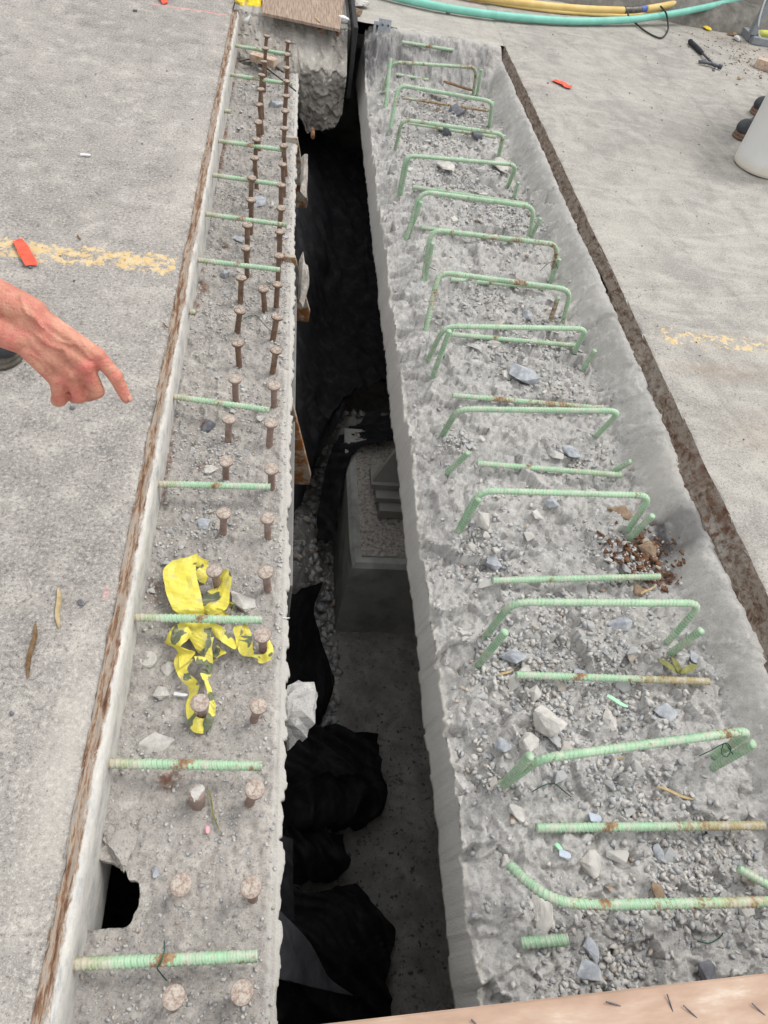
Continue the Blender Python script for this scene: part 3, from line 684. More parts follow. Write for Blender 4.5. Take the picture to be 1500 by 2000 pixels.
for (pa, pb, r_, sd_) in [((600, 300), (598, 395), .035, 21), ((592, 500), (603, 610), .040, 22)]:
    a_, b_ = at(*pa, -.17), at(*pb, -.24); a_[0] -= .01; b_[0] -= .012
    v_, f_ = big_shard(640 + sd_, (np.linalg.norm(b_ - a_) * .55, r_ * .8, r_), .04); d_ = (b_ - a_) / np.linalg.norm(b_ - a_); A_, U_, _ = frame_from(d_)
    obj('concrete_crust', (a_ + b_) / 2 + v_[:, :1] * d_ + v_[:, 1:2] * A_ + v_[:, 2:3] * U_, f_, MAT_ENDWALL, girder)

# ------------------------------------------------------------------ right recess of broken concrete
yr = yaxis(-.25, 5.14, .0035, .0017); yr = np.concatenate([[-.6, -.4], yr]); xr = np.concatenate([[XG], np.arange(XG + .003, .7, .0037), np.arange(.7, 1.26, .0045), np.arange(1.26, 1.375, .0036), [1.378]])
X, Y = np.meshgrid(xr, yr, indexing='ij')
Zr = z_right(X, Y)
Xj = X.copy(); Xj[0] += .006 * fbm(0 * Y[0], Y[0], 9, 4, 51); Xj[0] += .004 * facets(0 * Y[0], Y[0], 30, 52)
v = np.stack([Xj, Y, Zr], -1).reshape(-1, 3); f = grid(len(xr), len(yr)); nv = len(v)
# upright face of the gap
zl = np.linspace(0, 1, 14)[1:]; ny_ = len(yr)
top = v[:ny_]; face = []
for t in zl:
    q = top.copy(); q[:, 2] = top[:, 2] * (1 - t) + (-.365 + .012 * fbm(0 * yr, yr, 8, 3, 53)) * t
    q[:, 0] = top[:, 0] - .024 * t + .0025 * fbm(q[:, 2], yr, 10, 4, 54); face.append(q)
back = face[-1].copy(); back[:, 0] = 2.0; face.append(back)
allv = np.concatenate([v] + face); fr = []
rows_ = [np.arange(ny_)] + [nv + ny_ * i + np.arange(ny_) for i in range(len(face))]
for a, b in zip(rows_, rows_[1:]): fr.append(np.stack([a[:-1], a[1:], b[1:], b[:-1]], -1))
me = raw('joint_recess', allv, np.concatenate([f] + fr), MAT_BROKEN, False)
xx, yy, zz = allv.T
rust = np.zeros(len(xx))
for p in [(1250, 1075, .085, .06, 1.0), (1300, 1125, .05, .03, .9), (1215, 1000, .06, .03, .5), (1285, 1030, .03, .03, .8), (1235, 915, .02, .02, .6), (1280, 1740, .03, .02, .35), (800, 200, .1, .08, .3)]: rust += p[4] * blob_mask(xx, yy, p[0], p[1], p[2], p[3], -.185)
rust += .45 * sstep(4.75, 5.0, yy) * sstep(1.15, 1.3, xx)
dark_tone = .5 * sstep(4.55, 4.9, yy) * np.clip(fbm(xx * 3, yy, 9, 3, 57) + .6, 0, 1) + 2.4 * blob_mask(xx, yy, 1328, 1035, .05, .065, -.12) + .35 * sstep(4.6, 4.95, yy) * sstep(.5, .9, fbm(xx, yy, 5, 3, 55) + .8) * sstep(1.3, .6, xx)  # darker towards the far end, plus a dark stain on the right
pale = .8 * blob_mask(xx, yy, 1290, 930, .05, .09, -.13) + .35 * (xx > 1.29) + .6 * sstep(5.0, 5.12, yy) + .35 * sstep(.0, .5, fbm(xx, yy, 6, 3, 56)) + .9 * (xx < XG + .012) * (zz < -.20)  # last term: formed gap face painted paler to offset its scant light
attr(me, 'rust', rust); attr(me, 'dark_tone', np.clip(dark_tone, 0, 1)); attr(me, 'pale', np.clip(pale, 0, 1))
recess = struct(link('joint_recess', me))

# corroded strip on the right deck edge
ys_ = yaxis(-.6, 5.15, .006, .0016); tt = np.linspace(0, 1, 15); n = len(ys_)
bx = np.stack([np.interp(tt, [0, .3, 1], [1.340, 1.368, XR + .002]), np.interp(tt, [0, .3, 1], [-.112, -.075, -.002])], 1)
PY = ys_[:, None] + 0 * tt[None]; wq = (.28 + .27 * sstep(1.1, 2.6, PY) + .22 * np.clip(fbm(0 * PY, PY, 3, 3, 66) * 2, -.6, 1)) * (1 - tt[None])
PX = bx[:, 0][None] * (1 - wq) + (XR + .002) * wq + .012 * fbm(tt[None] * .12, PY, 13, 5, 61) * np.clip(1.2 - tt[None] * .7, 0, 1); PZ = bx[:, 1][None] * (1 - wq) - .002 * wq + .014 * fbm(tt[None] * .5, PY, 18, 4, 62) * (1 - tt[None] * .8) + .003 * facets(PX * 2, PY, 26, 63) * (1 - tt[None])
PZ = np.minimum(PZ, -.003); PZ[:, 0] -= .07; PX[:, 0] += .004
me = raw('edge_strip', np.stack([PX, PY, PZ], -1).reshape(-1, 3), grid(n, 15)[:, ::-1].copy(), MAT_STRIP, True)
fx, fy = PX.ravel(), PY.ravel()
attr(me, 'rust', .9 * blob_mask(fx, fy, 1400, 1020, .2, .1) + .6 * blob_mask(fx, fy, 1340, 900, .2, .12) + .5 * sstep(2.6, 5, fy) * np.clip(fbm(0 * fy, fy, 3, 3, 64) + .6, 0, 1))
attr(me, 'pale', (.25 + .35 * sstep(2.4, 1.2, fy)) * np.clip(fbm(fx * 5, fy, 4, 4, 65) * 1.6 + .3, 0, 1))
tag(link('edge_strip', me), 'dark corroded edge strip running down the right deck edge above the recess', 'edge strip')

# ------------------------------------------------------------------ far ends of the joint
xs_ = np.arange(XA - .03, .362, .0055); zs_ = np.linspace(0, 1, 95)
X, T = np.meshgrid(xs_, zs_, indexing='ij')
bot = np.where(X < .07, -.24, -.50 + .10 * np.abs((X - .20) / .16) ** 2 + .06 * fbm(X, 0 * X, 18, 3, 71))
bot = np.where((X >= .06) & (X < .085), np.interp(X, [.06, .085], [-.24, -.42]), bot)
Zw = bot * T
Yw = 4.93 - .30 * sstep(0, .18, -Zw) + .05 * np.clip(-Zw - .2, 0, 1) - .045 * fbm(X * 2.6, Zw * .6, 6, 4, 72) - .016 * facets(X + .3 * Zw, Zw * 1.2, 20, 73) - .012 * fbm(X, Zw, 45, 4, 74) - .012 * facets(X, Zw, 38, 75)
v = np.stack([X, Yw, Zw], -1).reshape(-1, 3); f = grid(len(xs_), len(zs_))[:, ::-1]
nz = len(zs_); nv = len(v); tp = np.arange(len(xs_)) * nz; bt = tp + nz - 1
tb = v[tp].copy(); tb[:, 1] = 8.5; bb = v[bt].copy(); bb[:, 1] = 8.5
rt = (len(xs_) - 1) * nz + np.arange(nz); rb = v[rt].copy(); rb[:, 1] = 8.5
k = np.arange(len(xs_) - 1); kk = np.arange(nz - 1)
q1 = np.stack([tp[k], tp[k + 1], nv + k + 1, nv + k], -1); o2 = nv + len(xs_); q2 = np.stack([bt[k + 1], bt[k], o2 + k, o2 + k + 1], -1)
o3 = o2 + len(xs_); q3 = np.stack([rt[kk + 1], o3 + kk + 1, o3 + kk, rt[kk]], -1)
me = raw('end_block', np.concatenate([v, tb, bb, rb]), np.concatenate([f, q1, q2, q3]), MAT_ENDWALL, False)
a = np.concatenate([v, tb, bb, rb]); attr(me, 'rust', .45 * np.clip(fbm(a[:, 0] * 2, a[:, 2] * .6, 9, 3, 75), 0, 1)); attr(me, 'dark_tone', .3 * np.clip(fbm(a[:, 0], a[:, 2], 7, 3, 76), 0, 1)); attr(me, 'pale', .6 * (a[:, 2] > -.01) + .5 * np.clip(fbm(a[:, 0] * 3, a[:, 2], 4, 3, 77) * 2, 0, 1))
endb = struct(link('end_block', me))
for px, py, r in [(563, 18, .013), (575, 37, .016), (625, 58, .013), (659, 64, .012), (611, 262, .012)]:
    p = np.array(at(px, py, -.01)); p[1] = min(p[1], 4.93); z = 0
    for zz_ in np.linspace(0, -.5, 400):   # where the sight of it meets the broken face
        yw = 4.93 - .30 * sstep(0, .18, -zz_) + .05 * max(0, -zz_ - .2); q = at(px, py, zz_)
        if q[1] <= yw: break
    vv, ff = tube(resample([q + [0, .05, 0], q + [0, -.022, -.004]], .01)[0], r * .8, 10); obj('dowel', vv, ff, MAT_RUSTFLAKE, endb)
# the right end beyond the recess is deck again
xe = np.array([.43, .6, .8, 1.0, 1.2, 1.377, XR + .0005]); ye = yaxis(5.1, 6.2, .02, 0)
ye = np.concatenate([ye, [7, 8.5]]); X, Y = np.meshgrid(np.linspace(.43, XR + .0005, 120), ye, indexing='ij')
Z = -.004 + .003 * fbm(X, Y, 20, 3, 81); v = np.stack([X, Y, Z], -1).reshape(-1, 3); f = grid(120, len(ye)); nv = len(v)
e = np.arange(len(ye)); lo = v[e].copy(); lo[:, 2] = -.4; ek = np.arange(len(ye) - 1)
me = raw('approach_slab', np.concatenate([v, lo]), np.concatenate([f, np.stack([e[ek + 1], nv + ek + 1, nv + ek, e[ek]], -1)]), MAT_RDECK, True)
a = np.concatenate([v, lo]); 
for n_ in ('paint', 'pink', 'stain'): attr(me, n_, np.zeros(len(a)))
attr(me, 'dust', np.full(len(a), .35)); struct(link('approach_slab', me))
# joint left standing at the far end: rubber strip and bracket
vv, ff = box(.386, .412, 4.78, 8.5, -.34, .055, .003); tag(obj('joint_seal', vv, ff, MAT_BLACK, base=(.4, 4.8, -.3)), 'black upright joint strip standing in the slot beside the plywood', 'joint strip')
vv, ff = box(.363, .384, 4.95, 8.5, -.30, -.012); struct(obj('slot_wall', vv, ff, MAT_UNDER))
P = lambda px, py, z=0.0: at(px, py, z)
jb = thing('joint_clip', 'small galvanised clip plate with a hanging leg beside the black strip', 'clip', P(745, 48, .01))
c = P(752, 45, .015)
vv, ff = box(c[0] - .045, c[0] + .035, c[1] - .05, c[1] - .046, -.02, .05, .001); obj('plate', vv, ff, MAT_GALV, jb)
vv, ff = box(c[0] - .075, c[0] - .06, c[1] - .06, c[1] - .054, -.13, .035, .001); obj('leg', vv, ff, MAT_GALV, jb)
vv, ff = box(c[0] - .06, c[0] - .042, c[1] - .059, c[1] - .055, .015, .035, .001); obj('tab', vv, ff, MAT_GALV, jb)
for dx in (-.02, .015):
    vv, ff = tube(resample([(c[0] + dx, c[1] - .053, .02), (c[0] + dx, c[1] - .066, .02)], .004)[0], .006, 8); obj('bolt', vv, ff, MAT_HAMMER, jb)
vv, ff = box(.345, .357, 4.885, 4.893, -.16, .0, .001); tag(obj('steel_tab', vv, ff, MAT_GALV, base=(.35, 4.88, -.16)), 'thin pale steel tab hanging at the left side of the slot', 'steel tab')
# barrier at the edge of the bridge
pb = np.array([(6.34, -.02), (6.35, .015), (6.47, .13), (6.50, .15), (6.68, .17), (6.74, .40), (6.80, 1.0), (7.02, 1.0), (7.06, -.02)])
xb = np.concatenate([[-14], np.linspace(.5, 6, 60), [14]]); v = np.array([(x, y + .006 * math.sin(x * 9), z) for x in xb for y, z in pb])
ba = obj('barrier', v, grid(len(xb), len(pb)), MAT_BARRIER, base=(0, 6.2, 0)); tag(ba, 'weathered concrete barrier behind the hoses at the bridge edge', 'barrier')

# ------------------------------------------------------------------ the pit below
ZF = -1.8
xs_ = np.concatenate([[-4], np.arange(-.4, 1.6, .016), [6]]); yq = np.concatenate([[-3], yaxis(-.4, 7, .012, .003), [9]])
X, Y = np.meshgrid(xs_, yq, indexing='ij')
mound = .45 * sstep(.42, .12, X) * sstep(1.35, 1.9, Y) * (1 - .9 * sstep(2.1, 2.6, Y)) + .36 * sstep(2.45, 2.7, Y) * (1 - sstep(2.98, 3.15, Y)) * sstep(.22, .42, X) + .06 * sstep(1.2, 1.65, Y)
Z = ZF + mound + (.004 + .06 * np.clip(mound * 4, 0, 1)) * (fbm(X, Y, 9, 4, 91) + .8 * facets(X, Y, 13, 92) + .4 * facets(X, Y, 34, 93))
me = raw('pit_floor', np.stack([X, Y, Z], -1).reshape(-1, 3), grid(len(xs_), len(yq)), MAT_PIT, False)
struct(link('pit_floor', me))
for nm, b in (('light_block_left', (-3.6, -3.3, -3, 9, ZF, -.31)), ('light_block_right', (3.6, 3.9, -3, 9, ZF, -.31)), ('light_block_far', (-3.6, 3.9, 8.2, 8.5, ZF, -.31)), ('light_block_near', (-3.6, 3.9, -2.6, -2.3, ZF, -.31))):
    vv, ff = box(*b); struct(obj(nm, vv, ff, MAT_UNDER))  # added unseen walls that keep side light from leaking into the pit
vv, ff = box(XE + .002, XR - .002, -2.3, -.59, -.30, -.01); struct(obj('near_slab', vv, ff, MAT_RDECK))
vv, ff = box(.10, .95, 7.0, 7.4, -1.7, -.75, .01); struct(obj('diaphragm', vv, ff, MAT_PED))
# pedestal with a chipped corner, bearing and girder end
ped = thing('bearing_pedestal', 'grey concrete bearing pedestal with a chipped top corner down in the gap', 'pedestal', (.75, 2.2, ZF))
zt = -1.17
pv = [(.383, 1.70, ZF - .05), (1.25, 1.70, ZF - .05), (1.25, 2.72, ZF - .05), (.383, 2.72, ZF - .05), (.405, 1.745, zt - .02), (1.23, 1.745, zt - .02), (1.23, 2.66, zt - .02), (.405, 2.66, zt - .02), (.425, 1.765, zt), (1.21, 1.765, zt), (1.21, 2.64, zt), (.425, 2.64, zt)]
pf = [(0, 1, 5, 4), (1, 2, 6, 5), (2, 3, 7, 6), (3, 0, 4, 7), (4, 5, 9, 8), (5, 6, 10, 9), (6, 7, 11, 10), (7, 4, 8, 11), (8, 9, 10, 11)]
bm = bmesh.new(); vs = [bm.verts.new(q) for q in pv]
for q in pf: bm.faces.new([vs[i] for i in q])
bmesh.ops.subdivide_edges(bm, edges=bm.edges[:], cuts=7, use_grid_fill=True)
cn = np.array([.40, 1.735, zt])
for q in bm.verts:                    # knock the corner off
    p = np.array(q.co[:]); n_ = np.array([.62, .5, -.6]); n_ /= np.linalg.norm(n_); d = (p - (cn + n_ * .035)) @ n_
    if d < 0: q.co = Vector(p - n_ * d)
bmesh.ops.translate(bm, verts=bm.verts, vec=-ped.location)
me = bpy.data.meshes.new('block'); bm.to_mesh(me); bm.free(); me.materials.append(MAT_PED); link('block', me, ped)
xs_ = np.arange(.455, 1.2, .012); yq = np.arange(1.80, 2.62, .012); X, Y = np.meshgrid(xs_, yq, indexing='ij')
Z = zt + .004 + .006 * np.clip(fbm(X, Y, 12, 3, 95) + .5, 0, 1) + .012 * np.clip(facets(X, Y, 40, 96), 0, 1)
stuff(obj('dirt', np.stack([X, Y, Z], -1).reshape(-1, 3), grid(len(xs_), len(yq)), MAT_PED_TOP, ped))
brg = thing('girder_bearing', 'stacked grey steel bearing plates with a sloped girder end standing on the pedestal', 'bearing', (.8, 2.4, zt))
for b in ((.545, 1.1, 2.02, 2.27, zt + .016, zt + .075), (.525, 1.1, 2.07, 2.27, zt + .078, zt + .11), (.50, 1.1, 2.12, 2.24, zt + .113, zt + .15)):
    vv, ff = box(*b, .003); obj('plate', vv, ff, MAT_STEEL_GREY, brg)
pv = np.array([(.505, 2.14, zt + .152), (1.1, 2.14, zt + .152), (1.3, 2.30, -.45), (.80, 2.30, -.45), (.505, 2.162, zt + .152), (1.1, 2.162, zt + .152), (1.3, 2.322, -.45), (.80, 2.322, -.45)])
obj('end_plate', pv, [(0, 1, 2, 3), (7, 6, 5, 4), (0, 4, 5, 1), (1, 5, 6, 2), (2, 6, 7, 3), (3, 7, 4, 0)], MAT_STEEL_GREY, brg)
# black geotextile
def cloth(name, rowsp, label, m=MAT_FABRIC, amp=.03, seed=0, n=22, group='black fabric in the gap'):
    """rows of (pixel, level) points across a sheet"""
    R = [spline([at(px, py, z) for px, py, z in r], 8) for r in rowsp]; L = min(map(len, R)); R = [resample(r, 1)[0] if False else np.stack([np.interp(np.linspace(0, 1, 40), np.linspace(0, 1, len(r)), r[:, k]) for k in range(3)], 1) for r in R]
    V = np.stack([spline([r[i] for r in R], n) for i in range(40)], 1)
    a, b = V.shape[:2]; uu, ww = np.meshgrid(np.linspace(0, 1, a), np.linspace(0, 1, b), indexing='ij')
    wq = V[..., 0] * (.8 + .4 * (seed % 3)) * 6 + V[..., 1] * (1.1 - .5 * (seed % 2)) * 6 + 2.4 * fbm(V[..., 0], V[..., 1], 3, 2, seed + 7)
    V[..., 2] += amp * (1.5 * np.abs((wq % 1) * 2 - 1) ** 1.3 + .6 * np.abs(((wq * 1.9 + V[..., 1] * 5) % 1) * 2 - 1) ** 1.6)
    V[..., 2] += amp * (.7 * np.abs(fbm(V[..., 0] * 1.3, V[..., 1] * .8, 5, 2, seed)) + .10 * fbm(V[..., 0], V[..., 1], 14, 2, seed + 1))
    V[..., 0] += amp * .5 * fbm(V[..., 1], V[..., 0], 9, 3, seed + 2)
    V = V.reshape(-1, 3); F = grid(a, b)
    V2 = V - [0, 0, .003]; N = len(V)
    o = obj(name, np.concatenate([V, V2]), np.concatenate([F, F[:, ::-1] + N]), m, base=tuple(V.mean(0)), smooth=True)
    return tag(o, label, 'fabric', group)
cloth('geotextile', [[(560, 246, -.62), (640, 276, -.85), (735, 338, -.9)], [(545, 470, -.6), (650, 480, -1.0), (745, 520, -1.05)], [(545, 640, -.7), (640, 650, -1.2), (770, 690, -1.25)], [(545, 830, -.8), (630, 770, -1.18), (700, 745, -1.2), (775, 738, -1.2)], [(545, 930, -.8), (600, 900, -1.1), (650, 815, -1.2), (685, 770, -1.2)], [(548, 1040, -.9), (590, 985, -1.2), (625, 890, -1.25), (668, 820, -1.24)]], 'large black fabric sheet hanging across the dark far part of the gap', seed=1, amp=.03)
cloth('geotextile', [[(618, 1062, -1.45), (655, 1062, -1.42)], [(622, 1000, -1.4), (660, 985, -1.3)], [(640, 905, -1.3), (690, 890, -1.15)], [(660, 860, -1.25), (720, 875, -1.13)], [(700, 830, -1.2), (775, 852, -1.1)], [(720, 812, -1.2), (775, 820, -1.1)]], 'black fabric strip draped over the back of the concrete pedestal', seed=2, amp=.02)
cloth('geotextile', [[(535, 1180, -1.1), (585, 1160, -1.2), (628, 1145, -1.3)], [(530, 1260, -1.2), (580, 1230, -1.35), (612, 1205, -1.45)], [(530, 1330, -1.2), (600, 1290, -1.55), (640, 1290, -1.7)], [(530, 1420, -1.3), (610, 1390, -1.6), (655, 1335, -1.74)], [(530, 1500, -1.4), (600, 1450, -1.7), (632, 1400, -1.77)]], 'black fabric tongue lying beside the pale concrete chunk', seed=3, amp=.025)
cloth('geotextile', [[(535, 1440, -1.3), (640, 1425, -1.55), (742, 1443, -1.72)], [(530, 1500, -1.25), (650, 1510, -1.45), (738, 1510, -1.66)], [(530, 1560, -1.3), (660, 1530, -1.5), (752, 1545, -1.68)], [(530, 1620, -1.4), (660, 1610, -1.55), (735, 1600, -1.74)], [(530, 1660, -1.5), (640, 1630, -1.68), (700, 1625, -1.78)]], 'black fabric fold with square end lying on the pit floor', seed=4, amp=.05)
cloth('geotextile', [[(530, 1630, -1.4), (600, 1625, -1.55), (672, 1635, -1.72)], [(530, 1680, -1.35), (600, 1680, -1.5), (682, 1685, -1.68)], [(530, 1730, -1.45), (600, 1730, -1.6), (660, 1725, -1.76)]], 'small crumpled black fabric bundle between the two big folds', seed=5, amp=.06)
cloth('geotextile', [[(530, 1760, -1.35), (620, 1745, -1.6), (690, 1728, -1.76)], [(530, 1830, -1.3), (640, 1800, -1.5), (745, 1790, -1.72)], [(530, 1900, -1.3), (640, 1880, -1.45), (765, 1830, -1.74)], [(530, 1970, -1.3), (640, 1950, -1.5), (755, 1920, -1.74)], [(530, 2060, -1.4), (640, 2060, -1.6), (760, 2060, -1.76)]], 'big rounded black fabric mound nearest the board', seed=6, amp=.05)
cloth('geotextile', [[(535, 1770, -.95), (550, 1785, -1.0)], [(535, 1840, -.98), (605, 1840, -1.1)], [(535, 1905, -1.0), (640, 1905, -1.2)], [(540, 1912, -1.02), (690, 1946, -1.3)]], 'greyish pointed fabric flap hanging from under the flange', MAT_FABRIC_PALE, .012, 7)
cloth('geotextile', [[(545, 1630, -.9), (572, 1640, -.95)], [(545, 1700, -.95), (572, 1720, -1.0)], [(545, 1800, -1.0), (575, 1800, -1.05)]], 'narrow dark fabric edge under the ragged flange', MAT_FABRIC, .01, 8)

# ------------------------------------------------------------------ reinforcing bars
RB = .0088
def rebar(name, pts, label, cat, m=0, r=RB, rnd=.045, group=None, rib=.002, ends=(0, 0)):
    p = rounded(pts, rnd) if len(pts) > 2 else np.asarray(pts, float)
    p, t = resample(p, .0022); t = np.repeat(t / t[-1], 12)
    v, f = tube(p, r, 12, True, rib, .0112)
    o = obj(name, v, f, GREEN[m], base=tuple(p[0]), smooth=True)
    attr(o.data, 'groove', tube.groove); e0, e1 = ends
    attr(o.data, 'tan', np.clip(e0 * sstep(.35, .05, t) + e1 * sstep(.55, .85, t), 0, 1))
    return tag(o, label, cat, group)
ORD = ['first', 'second', 'third', 'fourth', 'fifth', 'sixth', 'seventh', 'eighth', 'ninth', 'tenth', 'eleventh', 'twelfth']
LB = [((452, 88), (563, 106), 0), ((445, 145), (571, 165), 1), ((427, 275), (553, 293), 1), ((417, 342), (548, 361), 0), ((403, 418), (560, 440), 1), ((388, 508), (547, 527), 0), ((345, 774), (526, 801), 0), ((318, 946), (528, 951), 0), ((272, 1206), (512, 1211), 0), ((216, 1490), (512, 1496), 1), ((150, 1882), (503, 1867), 1)]
looks = ['clean bar', 'bar with brown specks', 'bar rusty at the wall end', 'bar with a pale end', 'bar streaked with rust', 'bar with a brown root', 'bar sloping down', 'bar browned at its root', 'dusty bar between two tape bundles', 'bar with rust bands', 'bar with a loop of tie wire']
for i, (a, b, m) in enumerate(LB):
    p, q = at(*a, -.062), at(*b, -.060); p[0] = min(p[0], XA + .004); p[0] -= .03
    rebar('rebar', [p, q], f'green {looks[i]} crossing the studs, {ORD[i]} from the plywood end', 'rebar', m, group='green bars crossing the stud rows', ends=(1, 0))
for (a, b, lab) in [((433, 216), (450, 218), 'short rusty bar end poking out of the edge angle near the far studs'), ((366, 607), (381, 611), 'tiny rusty bar end poking from the whitewashed angle above the pointing hand')]:
    p, q = at(*a, -.07), at(*b, -.07); p[0] -= .02
    rebar('rebar', [p, q], lab, 'rebar', 3, r=.0095)
def leg(px, py):                      # a leg's foot, run on a little into the concrete
    q = at(px, py, -.185); return q
HO = [  # left foot, left bend, right bend, right foot, rust, look
    ((747, 180), (766, 121), (931, 132), (924, 186), 2, 'brown topped'), ((763, 248), (778, 166), (962, 198), (955, 245), 1, 'brown speckled'), ((772, 292), (785, 233), (984, 262), (972, 310), 2, 'rust blotched'),
    ((780, 373), (793, 303), (1009, 322), (991, 366), 0, 'clean'), ((796, 456), (822, 374), (1043, 404), (1034, 465), 0, 'smooth pale'), ((828, 540), (842, 449), (1090, 478), (1077, 543), 2, 'half rusty'),
    ((832, 642), (857, 531), (1115, 566), (1099, 632), 2, 'rust striped'), ((836, 702), (868, 637), (1146, 642), (1120, 690), 0, 'pale'), ((867, 845), (894, 799), (1212, 803), (1165, 851), 0, 'low clean'),
    ((894, 1038), (936, 958), (1272, 968), (1228, 1033), 0, 'bright green'), ((953, 1237), (1000, 1176), (1372, 1178), (1308, 1249), 0, 'wide clean'), ((979, 1536), (1052, 1482), (1470, 1426), (1392, 1478), 1, 'slanting')]
for i, (a, b, c, d, m, look) in enumerate(HO):
    A, B, C_, D_ = leg(*a), at(*b, -.008), at(*c, -.008), leg(*d)
    A2 = A + (A - B) * .45; D2 = D_ + (D_ - C_) * .45
    rebar('rebar_hoop', [A2, B, C_, D2], f'{look} green rebar hoop standing in the recess, {ORD[i]} from the far end', 'rebar hoop', m, rnd=.05, group='green rebar hoops in the recess')
ST = [((763, 114), (753, 208), 0), ((940, 136), (932, 184), 0), ((963, 199), (956, 245), 0), ((985, 264), (974, 307), 0), ((797, 309), (784, 374), 0), ((1012, 356), (1003, 388), 0), ((822, 394), (801, 452), 0), ((1055, 426), (1037, 466), 0), ((845, 474), (832, 540), 0), ((1093, 506), (1077, 545), 0),
      ((1090, 581), (1073, 631), 3), ((878, 646), (847, 730), 0), ((1162, 684), (1140, 719), 0), ((915, 884), (879, 918), 0), ((1232, 901), (1200, 919), 0), ((935, 974), (900, 1034), 0), ((1275, 1007), (1233, 1048), 0), ((987, 1234), (934, 1299), 0), ((1369, 1231), (1307, 1279), 0), ((1036, 1476), (980, 1537), 0), ((1472, 1453), (1390, 1500), 0)]
wh = ['left foot of the first hoop', 'right foot of the first hoop', 'right end of the second hoop', 'right foot of the third hoop', 'left foot of the fourth hoop', 'right foot of the fourth hoop', 'left foot of the fifth hoop', 'right foot of the fifth hoop', 'left foot of the sixth hoop', 'right foot of the sixth hoop', '', 'left foot of the pale eighth hoop', 'wall, right of the pale eighth hoop', 'left end of a loose straight bar', 'right end of a loose straight bar', 'left foot of the bright tenth hoop', 'right foot of the bright tenth hoop', 'left foot of the wide clean hoop', 'right foot of the wide clean hoop', 'left foot of the slanting hoop', 'right foot of the slanting hoop']
for i, (t_, b_, m) in enumerate(ST):
    B = leg(*b_); L = .115 if i not in (12, 13, 14) else .07
    # rise until the sight of its top is met
    best = None
    for z in np.arange(-.17, .02, .004):
        q = at(*t_, z); d = np.hypot(q[0] - B[0], q[1] - B[1])
        if best is None or d < best[0]: best = (d, q)
    q = best[1]
    lab = 'short brown rusted bar leaning inside the seventh hoop' if m == 3 else f'short green bar stub beside the {wh[i]}'
    rebar('rebar_stub', [B + (B - q) * .35, q], lab, 'rebar', m, group='short upright bar stubs')
SB = [((772, 145), (836, 156), 0, 'half buried green bar behind the second hoop'), ((787, 191), (955, 217), 3, 'thin brown rusted bar under the second hoop'), ((796, 240), (968, 268), 1, 'green bar lying just below the third hoop'), ((806, 365), (1030, 399), 0, 'green bar lying right behind the smooth fifth hoop'), ((822, 444), (1000, 470), 0, 'green bar lying right behind the half rusty hoop'),
      ((880, 546), (1075, 562), 0, 'green bar tucked under the rust striped hoop'), ((882, 653), (1123, 675), 0, 'green bar lying low inside the pale eighth hoop'), ((884, 772), (1174, 797), 2, 'rust stained straight bar behind the low clean hoop'), ((932, 905), (1214, 928), 0, 'loose clean green bar between two upright stubs'), ((962, 1134), (1288, 1126), 0, 'straight green bar ending in the brown rust patch'),
      ((1008, 1318), (1384, 1331), 1, 'straight bar green at one end and tan at the other'), ((1048, 1617), (1492, 1612), 1, 'long straight bar with a tan right end near the board'), ((1442, 1697), (1560, 1762), 0, 'green bar cut by the picture edge near the board')]
for a, b, m, lab in SB:
    za = -.158
    p, q = at(*a, za), at(*b, za)
    r = .0068 if 'thin' in lab else (RB if a[1] > 300 else .008)
    rebar('rebar', [p, q], lab, 'rebar', m, r=r, group='straight bars lying in the recess', ends=(0, 1 if 'tan' in lab else .25))
rebar('rebar', [at(785, 82, -.03), at(885, 98, -.03)], 'green bar half sunk in the far broken face of the recess', 'rebar', 1)
pts = [(996, 1690, -.13), (1030, 1722, -.10), (1075, 1752, -.07), (1130, 1765, -.065), (1250, 1766, -.065), (1560, 1760, -.065)]
rebar('rebar', list(spline([at(*q) for q in pts], 12)), 'bent green bar curving up at its left end just above the board', 'rebar', 1, r=.0095, rnd=.001, ends=(0, .8))
p0, p1 = at(1018, 1842, -.18), at(1110, 1835, -.15); rebar('rebar_stub', [p0, p1], 'dark green bar stub with a rusty cut end beside the board', 'rebar', 0, r=.0098)

